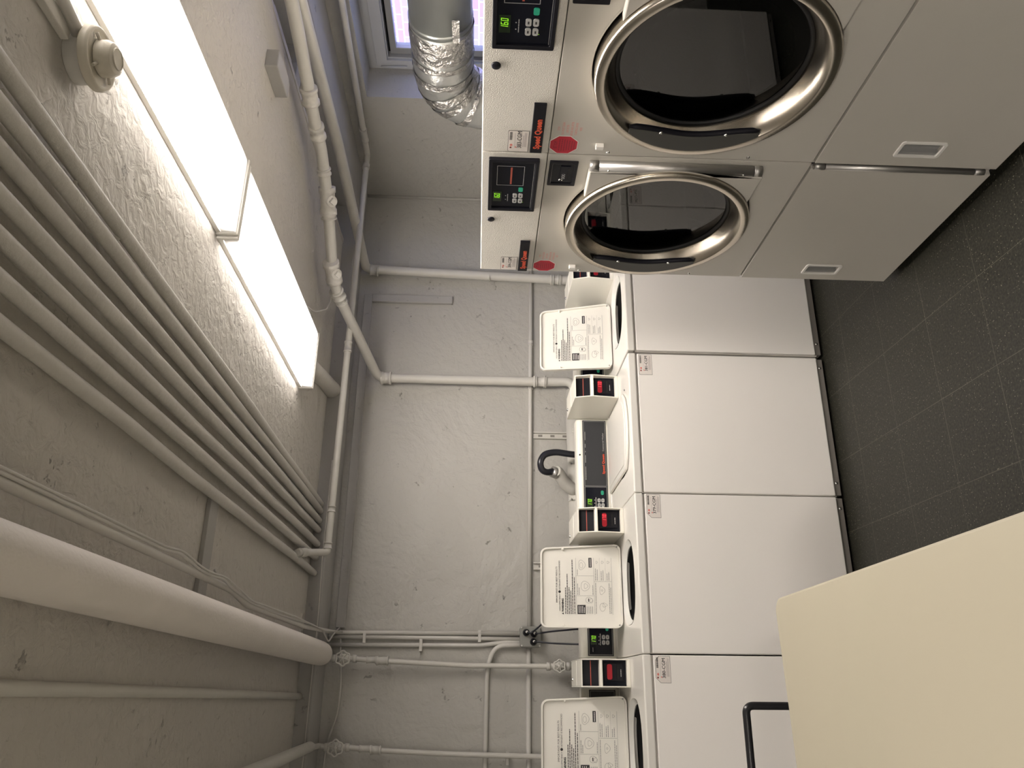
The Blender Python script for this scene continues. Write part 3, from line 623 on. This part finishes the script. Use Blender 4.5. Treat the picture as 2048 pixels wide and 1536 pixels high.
    bm = newbm(); rects(bm, [(.455, .457, 1.4585, 1.4600)], F); obj('green_indicator', bm, 'ledg', cp_)
    bm = newbm(); lathe(bm, [(.0125, 0), (.0125, .004), (.010, .006), (0, .006)], (.343, .001, 1.560), (0, -1, 0), 20); obj('key_lock', bm, 'black', t)
    bm = newbm(); box(bm, .008, .213, -.008, .001, 1.418, 1.4525); npl = obj('nameplate', bm, 'black', t, .0015)
    text('lettering', 'Speed Queen', .0250, 'orange', npl, (.028, -.0088, 1.4265), bold=.035, sx=.93)
    # coin meter
    bm = newbm(); ringprism(bm, rrect(.549, .668, 1.301, 1.388, .003, 3), rrect(.561, .656, 1.311, 1.378, .005, 3), XZ, -.006, .002); mt_ = obj('coin_meter', bm, 'black', t, .002)
    bm = newbm(); box(bm, .560, .657, -.0025, .001, 1.310, 1.379); box(bm, .575, .645, -.005, -.002, 1.322, 1.352); obj('meter_face', bm, 'gloss', mt_)
    bm = newbm(); box(bm, .58, .635, -.0056, -.005, 1.326, 1.330); obj('coin_slot', bm, 'dark', mt_)
    text('lettering', '000', .016, 'keygrey', mt_, (.584, -.0058, 1.336), sx=1.1)
    bm = newbm(); lathe(bm, [(.006, 0), (.006, .003), (.003, .004)], (.577, -.002, 1.348), (0, -1, 0), 14); obj('meter_lock', bm, 'chrome', mt_)
    # small catches and screws
    bm = newbm(); box(bm, .038, .054, -.014, .001, 1.238, 1.262); obj('door_catch', bm, 'lampbody', t, .002)
    for z in (1.22, .80):
        bm = newbm(); lathe(bm, [(.006, 0), (.005, .003), (0, .0045)], (.012, .001, z), (0, -1, 0), 12); obj('panel_screw', bm, 'chrome', t)
    sticker(t, code, .004, 1.458, 0., '', .092, .060)
    # stop sticker
    cx, cz = .041, 1.355
    oct_ = lambda r, d: [(cx+r*math.cos(PI/8+k*PI/4), cz+r*math.sin(PI/8+k*PI/4)*1.05) for k in range(8)]
    bm = newbm(); prism(bm, oct_(.043, 0), XZ, -.0005, .0005); st = obj('stop_sticker', bm, 'white', t)
    bm = newbm(); prism(bm, oct_(.0405, 0), XZ, -.0008, -.0004); obj('red_octagon', bm, 'red', st)
    text('lettering', 'STOP', .014, 'darkred', st, (cx, -.0010, 1.374), bold=.03, align='CENTER')
    bm = newbm(); L = []
    for i in range(7): wv = .056-.002*abs(i-1)*2; L += bars(cx-wv/2, cx+wv/2, 1.366-i*.0073, .0034, 6, 70+i)
    rects(bm, L, lambda a, b: (a, -.0010, b)); obj('sticker_print', bm, 'darkred', st)
    for i, (s, q) in enumerate((('STOP', 1), ('YOU MUST CLEAN', 1), ('LINT FILTER', 1), ('BEFORE AND AFTER', 1), ('STARTING DRYER', 1), ('HERE', 1))):
        text('lettering', s, .0098, 'pinkink', st, (.112, -.0008, 1.372-i*.0125), bold=.0, align='CENTER', sx=.66)
    return t
dryer(2.603, 'almond tumble dryer marked 384-CGM, the farther one next to the washing machines', '384-CGM')
dryer(1.903, 'almond tumble dryer marked 383-CGM, the nearer one with the larger looking door', '383-CGM')

# exhaust duct over the dryers
t = thing('exhaust_duct', 'silver exhaust duct with a foil-taped elbow running behind the dryers below the window', 'duct', (2.66, 1.2, 1.79))
org = Vector((2.66, 1.2, 1.79)); r = .135
def loc(ps): return [Vector(p)-org for p in ps]
bm = newbm(); tube(bm, loc([(2.66, .3, 1.79), (2.66, 2.55, 1.79)]), r, 40); obj('straight_section', bm, 'galv', t)
bm = newbm(); tube(bm, loc([(2.66, 2.515, 1.79), (2.66, 2.535, 1.79)]), r+.004, 40); obj('joint_bead', bm, 'galv', t)
bm = newbm(); arc = [(2.66, 2.545, 1.79)]
for i in range(0, 21):
    a = PI/2*i/20; arc.append((2.66, 2.83+.20*math.sin(a), 1.79-.20*(1-math.cos(a))))
arc += [(2.66, 3.03, 1.50), (2.66, 3.03, .9)]
tube(bm, loc(arc), r+.002, 40); obj('elbow', bm, 'foil2', t)
for j, (a, wd) in enumerate(((-1.38, .13), (-.62, .03), (-.15, .035), (.30, .05), (.62, .04), (1.05, .03))):
    ps = []
    for k in range(4):
        aa = a+wd/.2*k/3
        if aa < 0: ps.append((2.66, 2.83+aa*.2, 1.79))
        else: ps.append((2.66, 2.83+.20*math.sin(aa), 1.79-.20*(1-math.cos(aa))))
    bm = newbm(); tube(bm, loc(ps), r+.006, 48, False)
    rr = random.Random(j)
    for v_ in bm.verts: v_.co += Vector((rr.uniform(-1, 1), rr.uniform(-1, 1), rr.uniform(-1, 1)))*.0022
    obj('foil_tape', bm, 'foil', t)
bm = newbm(); box(bm, -.139, -.1345, 1.22, 1.34, -.085, -.055); obj('foil_strap', bm, 'foil', t)
bm = newbm(); tube(bm, [(0, 1.83, -.89), (0, 1.83, -1.785)], .10, 24); obj('floor_stand_pipe', bm, 'galv', t)

# ---------------- pipework ----------------
def pipe(name, pts, r, m, label, cat='pipe', group=None, rad=.05, collars=(), seg=16):
    bm = newbm(); tube(bm, bend(pts, rad) if len(pts) > 2 and rad else pts, r, seg)
    o = obj(name, bm, m); tag(o, label, cat, group)
    for c in collars:
        p, d, rr, ln = Vector(c[0]), Vector(c[1]).normalized(), c[2], c[3]
        bm = newbm(); tube(bm, [p-d*ln/2, p-d*ln*.36, p-d*ln*.35, p+d*ln*.35, p+d*ln*.36, p+d*ln/2], [rr, rr, rr*.9, rr*.9, rr, rr], seg); obj(c[4] if len(c) > 4 else 'coupling', bm, m, o)
    return o
# seven thin heating pipes on the ceiling
NX = [.563, .633, .695, .760, .828, .893, .955]; FX = [.527, .600, .668, .735, .787, .836, .872]
place = ['next to the thick lagged pipe', 'second in line from the thick lagged pipe', 'third in line from the thick lagged pipe', 'the middle one of seven', 'third in line from the ceiling lights', 'second in line from the ceiling lights', 'nearest the ceiling lights']
for i in range(7):
    pts = []
    for k in range(15):
        y = -2.35+k*(3.985+2.35)/14; s = (y-1.1)/(3.97-1.1); pts.append((NX[i]+(FX[i]-NX[i])*s+random.uniform(-.003, .003), y, 2.386+random.uniform(-.002, .002)))
    bm = newbm(); tube(bm, pts, .0165, 14)
    tag(obj('ceiling_pipe', bm, 'pipe_rough'), 'thin painted pipe along the ceiling, '+place[i], 'pipe', 'seven parallel painted pipes along the ceiling')
pipe('cable', [(1.005, 1.2, 2.408), (.96, 2.2, 2.407), (.935, 3.0, 2.405), (.90, 3.6, 2.404), (.888, 3.97, 2.395)], .0028, 'conduit', 'thin wire sagging beside the ceiling pipe nearest the lights', 'cable', rad=.15, seg=8)
# loose paint between the two pipes nearest the lights
bm = newbm(); rf = random.Random(3); y = .9
while y < 3.0:
    n = 1 if rf.random() < .75 else 0
    for k in range(n*5):
        s_ = (y-1.1)/2.87; x = .925+(.856-.925)*s_+rf.uniform(-.007, .007); q = Vector((x, y+rf.uniform(0, .05), 2.404+rf.uniform(-.008, .004)))
        a = Vector((rf.uniform(-.006, .006), rf.uniform(.01, .035), rf.uniform(-.006, .006))); b = Vector((rf.uniform(.002, .006), rf.uniform(-.01, .01), rf.uniform(-.006, .004)))
        prism(bm, [(0, 0), (1, .2), (1.1, .9), (.2, 1)], lambda u, v, d: tuple(q+b*u+a*v+Vector((0, 0, d))), 0, -.001)
    y += .045
o = tag(obj('flaking_paint', bm, 'pipe_rough'), 'curled flakes of old paint between the two ceiling pipes nearest the lights', 'paint'); o['kind'] = 'stuff'
# thick lagged pipe
bm = newbm(); tube(bm, [(.235, -2.35, 2.335), (.187, 1.28, 2.335), (.150, 3.97, 2.325), (.149, 4.03, 2.325), (.149, 4.045, 2.325)], [.056, .056, .056, .054, .040], 32); lg = tag(obj('lagged_pipe', bm, 'lagging'), 'thick lagged pipe running along the ceiling to the back wall', 'pipe')
def wheel_valve(name, x, z, y, label, d=.062, ytop=None):
    t = thing(name, label, 'valve', (x, y, z))
    bm = newbm(); tube(bm, [(0, 0, .05), (0, 0, -.05)], .015, 14); lathe(bm, [(.022, -.022), (.024, 0), (.022, .022)], (0, 0, 0), (0, 0, 1), 16); tube(bm, [(0, 0, 0), (0, -.05, 0)], .010, 12); obj('body', bm, 'pipe', t)
    for zz in (-.05, .05):
        bm = newbm(); tube(bm, [(0, 0, zz-.010), (0, 0, zz+.010)], .020, 6); obj('hex_nut', bm, 'pipe', t)
    bm = newbm(); rr = d/2
    tube(bm, [(math.cos(2*PI*i/48)*rr*(1+.10*math.cos(2*PI*i/48*6)), -.055, math.sin(2*PI*i/48)*rr*(1+.10*math.cos(2*PI*i/48*6))) for i in range(49)], .0042, 8, False)
    for i in range(6):
        a = 2*PI*i/6+.3; tube(bm, [(0, -.055, 0), (math.cos(a)*rr, -.055, math.sin(a)*rr)], .003, 6)
    lathe(bm, [(.009, 0), (.009, .010), (0, .010)], (0, -.048, 0), (0, -1, 0), 12)
    obj('hand_wheel', bm, 'pipe', t)
wheel_valve('gate_valve', .132, 2.235, 4.18, 'small valve wheel at the end of the thick lagged pipe', .066)
wheel_valve('gate_valve', .106, 1.158, 4.18, 'small valve wheel beside the coin box of the washer marked 380-CGM', .056)
wheel_valve('gate_valve', -.272, 2.236, 4.18, 'small valve wheel above the scene-side washer lid, near the ceiling at the far left', .068)
for o in bpy.data.objects:
    if o.get('label', '').startswith('small valve wheel above the scene'): o['label'] = 'small valve wheel below the ceiling at the far left of the back wall'
pipe('water_pipe', [(.149, 4.04, 2.325), (.142, 4.18, 2.325), (.132, 4.18, 2.29), (.132, 4.18, 2.18), (.124, 4.18, 2.06), (.106, 4.205, 1.62), (.106, 4.18, 1.20), (.104, 4.18, 1.06), (.104, 4.14, .80)], .0125, 'pipe', 'vertical water pipe below the thick lagged pipe, with a valve at each end', rad=.02, collars=[((.128, 4.18, 2.10), (0, 0, 1), .017, .05, 'union'), ((.124, 4.18, 2.045), (0, 0, 1), .022, .06, 'union')])
pipe('water_pipe', [(-.262, 4.0, 2.325), (-.266, 4.18, 2.325), (-.272, 4.18, 2.28), (-.272, 4.18, 2.18), (-.285, 4.19, 2.05), (-.30, 4.205, 1.7), (-.31, 4.2, 1.2), (-.31, 4.2, .8)], .0125, 'pipe', 'vertical water pipe on the far left of the back wall below a valve wheel', rad=.02, collars=[((-.278, 4.185, 2.10), (0, 0, 1), .017, .06, 'union'), ((-.284, 4.188, 2.05), (0, 0, 1), .022, .05, 'union')])
bm = newbm(); tube(bm, [(-.33, -2.35, 2.335), (-.275, 2.9, 2.335), (-.258, 3.98, 2.33), (-.258, 4.03, 2.325)], [.024, .024, .024, .014], 20); tag(obj('ceiling_pipe', bm, 'pipe'), 'medium painted pipe along the ceiling at the far left, ending above a valve wheel', 'pipe')
bm = newbm(); tube(bm, [(.004, -2.35, 2.405), (-.006, 1.45, 2.402), (-.028, 3.1, 2.398), (-.042, 3.98, 2.398)], .0145, 16); tag(obj('ceiling_pipe', bm, 'pipe'), 'half-sunk painted pipe on the ceiling to the left of the thick lagged pipe', 'pipe')
# conduit with cables next to the lagged pipe
pipe('conduit', [(.335, -2.35, 2.372), (.309, 1.281, 2.362), (.298, 1.9, 2.36), (.286, 2.60, 2.362), (.255, 2.76, 2.352), (.245, 3.6, 2.330), (.255, 3.98, 2.318), (.262, 4.232, 2.310), (.262, 4.232, 2.2), (.266, 4.232, 1.34)], .0105, 'conduit', 'cable-wrapped conduit on the ceiling beside the thick lagged pipe, dropping to the outlet box', rad=.03)
cab = [(.330, -2.0, 2.366), (.322, 1.0, 2.354), (.318, 1.5, 2.352), (.314, 2.0, 2.354), (.322, 2.08, 2.35), (.306, 2.22, 2.352), (.300, 2.30, 2.352), (.298, 2.36, 2.346), (.302, 2.44, 2.342), (.286, 2.56, 2.348), (.262, 2.78, 2.340), (.256, 3.2, 2.33), (.262, 3.7, 2.318), (.25, 3.95, 2.31), (.20, 4.05, 2.30), (.24, 4.17, 2.305), (.285, 4.23, 2.28)]
pipe('cable', cab, .0042, 'conduit', 'painted cable tied loosely along the conduit by the thick lagged pipe', 'cable', rad=.05, seg=8)
pipe('cable', [(a+.007, b+.01, c-.003) for a, b, c in cab[:9]]+[(.268, 2.75, 2.335), (.268, 3.4, 2.32), (.25, 3.97, 2.305), (.262, 4.20, 2.26)], .003, 'conduit', 'thinner painted wire running next to the tied ceiling cable', 'cable', rad=.05, seg=8)
pipe('conduit', [(.240, 4.236, 2.333), (.240, 4.236, 1.7), (.238, 4.236, 1.34)], .0105, 'conduit', 'middle one of three vertical conduits above the grey outlet box', rad=.02)
pipe('conduit', [(.200, 4.236, 2.333), (.206, 4.236, 1.55), (.222, 4.236, 1.44), (.222, 4.236, 1.34)], .0105, 'conduit', 'leftmost of three vertical conduits above the grey outlet box', rad=.04)
pipe('conduit', [(-2.25, 4.236, 1.519), (.02, 4.236, 1.519), (.085, 4.236, 1.500), (.105, 4.228, 1.46), (.19, 4.222, 1.40), (.205, 4.222, 1.34)][0:2]+[(.10, 4.226, 1.517), (.205, 4.226, 1.48), (.208, 4.226, 1.34)], .012, 'conduit', 'upper horizontal conduit that curves down into the grey outlet box', rad=.08)
pipe('conduit', [(-2.25, 4.236, 1.306), (.205, 4.236, 1.306)], .012, 'conduit', 'horizontal conduit on the wall to the left of the grey outlet box', rad=0)
pipe('conduit', [(.295, 4.236, 1.302), (2.9, 4.236, 1.292)], .0115, 'conduit', 'long horizontal conduit on the wall to the right of the grey outlet box', rad=0, collars=[((1.69-.05, 4.236, 1.297), (1, 0, 0), .016, .03), ((1.92, 4.236, 1.2955), (1, 0, 0), .016, .03)])
for (x, z) in ((.24, 2.15), (.25, 1.56), (.203, 1.86), (-.32, 1.41)):
    bm = newbm(); box(bm, x-.03, x+.03, 4.222, 4.25, z-.008, z+.008); tag(obj('pipe_clip', bm, 'conduit', bev=.002), {2.15: 'flat clip near the top of the conduits above the grey outlet box', 1.56: 'flat clip lower on the conduits above the grey outlet box', 1.86: 'small clip on the leftmost vertical conduit', 1.41: 'small clip on the wall between the two horizontal conduits'}[z], 'clip')
# outlet box with plugs and cords
t = thing('outlet_box', 'grey metal outlet box with three black plugs on the back wall', 'outlet box', (.248, 4.25, 1.298))
bm = newbm(); prism(bm, rrect(-.052, .052, -.055, .055, .014, 5), XZ, -.055, 0); obj('box', bm, 'boxgrey', t, .003)
bm = newbm(); prism(bm, rrect(-.048, .048, -.051, .051, .012, 5), XZ, -.060, -.055); obj('cover', bm, 'boxgrey', t, .002)
for (a, b) in ((-.044, .046), (.044, .046), (-.044, -.046), (.044, -.046)):
    bm = newbm(); lathe(bm, [(.0045, 0), (.0045, .003), (0, .004)], (a, -.060, b), (0, -1, 0), 10); obj('screw', bm, 'conduit', t)
def plug(x, z, pts, label):
    t = thing('power_plug', label, 'plug', (x, 4.19, z))
    bm = newbm(); lathe(bm, [(.0, 0), (.017, 0), (.018, .012), (.013, .026), (.006, .036), (0, .036)], (0, 0, 0), (0, -1, 0), 18); obj('plug_body', bm, 'black', t)
    bm = newbm(); tube(bm, [(0, -.034, 0), (.003, -.040, -.004)], .006, 10); obj('cord_grip', bm, 'white', t)
    bm = newbm(); tube(bm, bend([(0, -.036, 0)]+[(a-x, b-4.19, c-z) for a, b, c in pts], .03), .0045, 8); obj('cord', bm, 'hose', t)
plug(.268, 1.322, [(.262, 4.14, 1.300), (.30, 4.15, 1.25), (.36, 4.15, 1.20), (.38, 4.12, 1.0)], 'black plug in the upper right socket of the grey outlet box')
plug(.262, 1.282, [(.262, 4.14, 1.262), (.272, 4.14, 1.20), (.29, 4.12, 1.0)], 'black plug in the lower right socket of the grey outlet box')
plug(.222, 1.285, [(.222, 4.14, 1.272), (.214, 4.12, 1.20), (.208, 4.06, 1.10), (.206, 4.02, .95)], 'black plug in the left socket of the grey outlet box')
# raceway
t = thing('raceway', 'painted surface raceway along the top of the back wall turning down at its right end', 'raceway', (.283, YB, 2.275))
bm = newbm(); box(bm, 0, 1.93, -.026, 0, -.022, .026); obj('long_channel', bm, 'beam', t, .004)
bm = newbm(); box(bm, 1.880, 1.93, -.026, 0, -.505, -.022); obj('drop_channel', bm, 'beam', t, .004)
pipe('cable', [(.284, 4.238, 2.28), (.22, 4.236, 2.27), (.12, 4.236, 2.262), (.02, 4.236, 2.25), (-.12, 4.236, 2.255), (-.27, 4.236, 2.30), (-.6, 4.236, 2.31), (-1.5, 4.236, 2.31)], .005, 'conduit', 'cable leaving the left end of the wall raceway', 'cable', rad=.05, seg=8)
pipe('cable', [(1.10, 3.968, 2.348), (.62, 3.968, 2.352), (.3, 3.968, 2.345), (-.1, 3.968, 2.35), (-1.2, 3.968, 2.36)], .003, 'conduit', 'thin wire along the edge of the ceiling beam at the back', 'cable', rad=.05, seg=8)
# branch pipe with elbow
pipe('branch_pipe', [(2.885, -2.35, 2.21), (2.885, 2.675, 2.252), (2.885, 3.773, 2.277), (.594, 3.772, 2.292), (.548, 3.50, 2.372)], .0165, 'pipe', 'thin pipe running below the ceiling beams from the right wall round to the ceiling pipes', rad=.02,
     collars=[((2.885, 3.60, 2.273), (0, 1, 0), .021, .10), ((2.80, 3.773, 2.278), (1, 0, 0), .022, .03), ((1.66, 3.7725, 2.285), (1, 0, 0), .021, .06), ((.80, 3.7722, 2.2905), (1, 0, 0), .020, .03), ((.625, 3.772, 2.292), (1, 0, 0), .020, .03), ((.556, 3.545, 2.360), (.05, .27, -.08), .021, .05, 'tee')])
# pipe A with fittings
A = [(2.44, -2.35, 2.33), (2.413, 2.25, 2.33), (2.37, 2.45, 2.33), (2.288, 2.735, 2.33), (2.268, 2.93, 2.33), (2.148, 3.155, 2.328), (1.900, 3.41, 2.325), (1.846, 3.52, 2.318), (1.655, 4.19, 2.175), (1.655, 4.19, 1.17), (1.655, 4.17, 1.05), (1.40, 4.17, 1.05)]
bm = newbm(); tube(bm, bend(A, .06), .0265, 20); pa = tag(obj('drain_pipe', bm, 'pipe'), 'painted drain pipe with plugged tees, dropping down the wall beside the shut washer', 'pipe')
def fit(i0, i1, f, rr, ln, nm='coupling', own=pa):
    p = Vector(A[i0]).lerp(Vector(A[i1]), f); d = (Vector(A[i1])-Vector(A[i0])).normalized()
    bm = newbm(); tube(bm, [p-d*ln/2, p-d*ln*.3, p-d*ln*.28, p+d*ln*.28, p+d*ln*.3, p+d*ln/2], [rr, rr, rr*.88, rr*.88, rr, rr], 20); obj(nm, bm, 'pipe_rough', own); return p, d
fit(2, 3, .70, .038, .075); fit(3, 4, .5, .036, .07); fit(4, 5, .45, .033, .03); fit(5, 6, .02, .040, .13, 'tee'); fit(5, 6, .22, .038, .03); fit(6, 7, .0, .041, .12, 'tee'); fit(7, 8, .02, .037, .05); fit(7, 8, .10, .031, .012, 'wire_band'); fit(8, 9, .045, .037, .06, 'elbow_collar'); fit(8, 9, .955, .036, .012, 'clamp'); fit(8, 9, .90, .036, .012, 'clamp')
fit(8, 9, .925, .032, .075, 'rubber_coupling')
for (p) in ((2.146, 3.158, 2.328), (1.900, 3.41, 2.325)):
    bm = newbm(); P = Vector(p); d = Vector((-.55, -.55, -.62)).normalized(); tube(bm, [P, P+d*.045], .026, 18); tube(bm, [P+d*.045, P+d*.062], .017, 4); obj('plug', bm, 'pipe_rough', pa)
pipe('hanger_wire', [(1.82, 3.50, 2.335), (1.72, 3.46, 2.345), (1.655, 3.36, 2.38), (1.66, 3.30, 2.412)], .0035, 'conduit', 'bent hanger wire holding the plugged drain pipe to the ceiling', 'wire', rad=.02, seg=8)
# pipe B
pipe('drain_pipe', [(2.44, -2.35, 2.305), (2.455, 2.25, 2.312), (2.478, 3.2, 2.312), (2.405, 3.95, 2.306), (2.362, 4.19, 2.30), (2.325, 4.19, 1.08), (2.32, 4.17, 1.0), (2.0, 4.17, 1.0)], .0275, 'pipe', 'painted pipe by the right-hand beam that drops down the wall beside the far dryer', rad=.05,
     collars=[((2.352, 4.185, 2.245), (.1, 0, .9), .034, .05, 'elbow_collar'), ((2.328, 4.19, 1.55), (0, 0, 1), .029, .004), ((2.326, 4.19, 1.165), (0, 0, 1), .034, .012, 'clamp'), ((2.326, 4.19, 1.125), (0, 0, 1), .034, .012, 'clamp'), ((2.326, 4.19, 1.145), (0, 0, 1), .031, .07, 'rubber_coupling')])
# fat stub pipe beyond the lights
bm = newbm(); tube(bm, [(1.395, 3.36, 2.392), (1.462, 3.74, 2.390), (1.495, 3.985, 2.388)], [.040, .040, .047], 24); tag(obj('ceiling_pipe', bm, 'pipe_rough'), 'short fat pipe on the ceiling between the farther light and the back beam', 'pipe')
# horizontal drain behind the consoles with the wye and hose
t = thing('drain_manifold', 'thick horizontal drain pipe behind the washer consoles, with a branch for the black hose', 'pipe', (1.05, 4.16, 1.04))
bm = newbm(); tube(bm, [(-.62, 0, -.004), (.54, 0, .01)], .052, 28); obj('main_pipe', bm, 'pipe', t)
for x in (-.10, -.045, .10, .155, .285, .30, .315):
    bm = newbm(); tube(bm, [(x-.005, 0, 0), (x+.005, 0, 0)], .056, 28); c = obj('clamp', bm, 'pipe', t)
    if x < .2:
        bm = newbm(); tube(bm, [(x, -.045, .040), (x, -.062, .052)], .005, 8); obj('clamp_screw', bm, 'pipe', c)
bm = newbm(); tube(bm, bend([(-.06, -.02, .0), (-.02, -.05, .075), (.03, -.09, .115), (.035, -.105, .135)], .05), [.040]*9+[.033]*1 if False else .034, 22); obj('branch', bm, 'pipe', t)
bm = newbm(); tube(bm, [(.026, -.098, .122), (.034, -.112, .155)], .030, 22); obj('hose_clamp', bm, 'steel2', t)
hs = [(1.085, 4.045, 1.190), (1.072, 4.03, 1.220), (1.080, 4.01, 1.252), (1.120, 4.0, 1.262), (1.165, 4.0, 1.240), (1.180, 4.0, 1.180), (1.168, 4.0, 1.10), (1.160, 4.0, 1.0), (1.160, 4.0, .85)]
pipe('drain_hose', hs, .0175, 'hose', 'black rubber hose looping from the wall drain branch down behind the console of 381-CGM', 'hose', rad=.03, seg=18)
# wall strips
for x, lb in ((1.345, 'slotted painted metal strip on the wall to the right of the black hose loop'), (.612, 'slotted painted metal strip on the wall behind the raised lid of the middle washer')):
    t = thing('slotted_strip', lb, 'metal strip', (x, YB, 1.0))
    bm = newbm(); box(bm, -.020, -.013, -.020, 0, .0, .280); box(bm, .013, .020, -.020, 0, .0, .280); box(bm, -.013, .013, -.004, 0, 0, .280); obj('channel', bm, 'pipe', t, .001)
    for z in (.10, .17, .24):
        bm = newbm(); box(bm, -.006, .006, -.005, -.0035, z-.012, z+.012); obj('slot', bm, 'midgrey', t)

# ---------------- ceiling bits ----------------
t = thing('heat_detector', 'round cream heat detector on its ceiling box beside the near light', 'detector', (1.175, 1.262, ZC))
bm = newbm(); tube(bm, [(0, 0, 0), (0, 0, -.038)], [.052, .050], 40); obj('back_box', bm, 'conduit', t, .002)
bm = newbm(); lathe(bm, [(0, -.034), (.0615, -.034), (.062, -.0342), (.064, -.0365), (.0642, -.037), (.0642, -.049), (.064, -.0495), (.060, -.0530), (.0595, -.0532), (.055, -.0532), (.0545, -.053), (.052, -.0505), (.034, -.0505), (0, -.0505)], (0, 0, 0), (0, 0, 1), 48); obj('flange', bm, 'detector', t)
bm = newbm(); lathe(bm, [(.036, -.052), (.036, -.070), (.0355, -.0712), (.031, -.081), (.030, -.0818), (.0225, -.0835), (.0220, -.0835), (.0215, -.0865), (.0205, -.0868), (.0195, -.0850), (.019, -.085), (0, -.085)], (0, 0, 0), (0, 0, 1), 40); obj('dome', bm, 'detector', t)
for k in range(4):
    a = k*PI/2+.6; bm = newbm(); tube(bm, [(.050*math.cos(a), .050*math.sin(a), -.056), (.034*math.cos(a), .034*math.sin(a), -.058)], .0035, 8); obj('clip', bm, 'detector', t)
pipe('conduit', [(1.235, -2.3, 2.385), (1.235, 1.0, 2.385), (1.19, 1.222, 2.385)], .013, 'conduit', 'painted conduit along the ceiling feeding the round heat detector', rad=.05)
bm = newbm(); box(bm, 1.165, 1.195, -2.3, 1.205, 2.392, 2.41); tag(obj('ceiling_batten', bm, 'pipe_rough', bev=.003), 'rough painted batten on the ceiling beside the detector conduit', 'batten')
bm = newbm(); box(bm, .20, .535, 2.395, 2.47, 2.396, 2.41); tag(obj('ceiling_board', bm, 'beam', bev=.002), 'flat painted board across the ceiling between the thick lagged pipe and the seven pipes', 'board')
bm = newbm(); box(bm, .36, .53, 1.14, 1.20, 2.396, 2.41); tag(obj('ceiling_board', bm, 'beam', bev=.002), 'flat painted board on the ceiling cut off by the edge of the photo', 'board')
bm = newbm(); box(bm, 2.14, 2.22, 2.30, 2.47, 2.362, 2.412); tag(obj('wood_block', bm, 'beam', bev=.004), 'small painted wooden block on the ceiling beside the plugged drain pipe', 'block')
tube_pts = [(.30, 2.52, 2.408), (.305, 2.56, 2.398)]
bm = newbm(); tube(bm, [(.315, 2.50, 2.41), (.315, 2.50, 2.392), (.325, 2.51, 2.386), (.335, 2.50, 2.392)], .004, 8); tag(obj('ceiling_hook', bm, 'conduit'), 'small painted hook on the ceiling near the flat board', 'hook')

# ---------------- table and cart ----------------
t = thing('folding_table', 'pale cream laundry folding table with a rounded corner in the foreground', 'table', (-.4, 1.3, 0))
o = (-.4, 1.3)
P = [(.240, .55), (.213, 1.93)]
cn = []
for i in range(9):
    a = math.radians(2+i*(93-2)/8); cn.append((.177+.036*math.cos(a), 1.932+.036*math.sin(a)))
out = [(.240, .55)]+cn+[(-1.15, 1.878), (-1.13, .50)]
bm = newbm(); prism(bm, [(a-o[0], b-o[1]) for a, b in out], XY, .808, .840); obj('table_top', bm, 'laminate', t, .006)
for (x, y) in ((.14, .68), (.12, 1.84), (-1.03, .63), (-1.05, 1.80)):
    bm = newbm(); tube(bm, [(x-o[0], y-o[1], .012), (x-o[0], y-o[1], .808)], .018, 14); l = obj('leg', bm, 'lampbody', t)
    bm = newbm(); tube(bm, [(x-o[0], y-o[1], 0), (x-o[0], y-o[1], .014)], .024, 14); obj('foot', bm, 'gasket', l)
bm = newbm(); box(bm, .15-1.17+.0-o[0], .12-o[0], 1.76-o[1], 1.79-o[1], .74, .807); box(bm, -1.02-o[0], .12-o[0], .68-o[1], .71-o[1], .74, .807); obj('apron', bm, 'lampbody', t, .002)
t = thing('laundry_cart', 'black tubular handle of a cart standing between the table and the left washers', 'cart', (-.30, 2.35, 0))
r = .0108
bm = newbm(); tube(bm, bend([(.261, -.02, .10), (.261, -.02, .818), (-.25, -.02, .818), (-.25, -.02, .10)], .022, 8), r, 16); obj('handle', bm, 'blacktube', t)
bm = newbm()
for (x0, y0, x1, y1) in ((-.25, -.02, .261, -.02), (-.25, .36, .261, .36), (-.25, -.02, -.25, .36), (.261, -.02, .261, .36)):
    for z in (.12, .50): tube(bm, [(x0, y0, z), (x1, y1, z)], .007, 8)
for x in (-.25, .261): tube(bm, [(x, .36, .08), (x, .36, .52)], .009, 10)
obj('frame', bm, 'blacktube', t)
bm = newbm()
for k in range(1, 10):
    x = -.25+.511*k/10; tube(bm, [(x, -.02, .50), (x, -.02, .12), (x, .36, .12), (x, .36, .50)], .002, 6)
for k in range(1, 7):
    y = -.02+.38*k/7; tube(bm, [(-.25, y, .50), (-.25, y, .12), (.261, y, .12), (.261, y, .50)], .002, 6)
obj('wire_basket', bm, 'steel2', t)
for (x, y) in ((-.25, -.02), (.261, -.02), (-.25, .36), (.261, .36)):
    bm = newbm(); tube(bm, [(x-.010, y, .045), (x+.010, y, .045)], .045, 20); w_ = obj('wheel', bm, 'gasket', t)
    bm = newbm(); box(bm, x-.014, x-.011, y-.008, y+.008, .04, .11); box(bm, x+.011, x+.014, y-.008, y+.008, .04, .11); obj('fork', bm, 'steel2', w_)
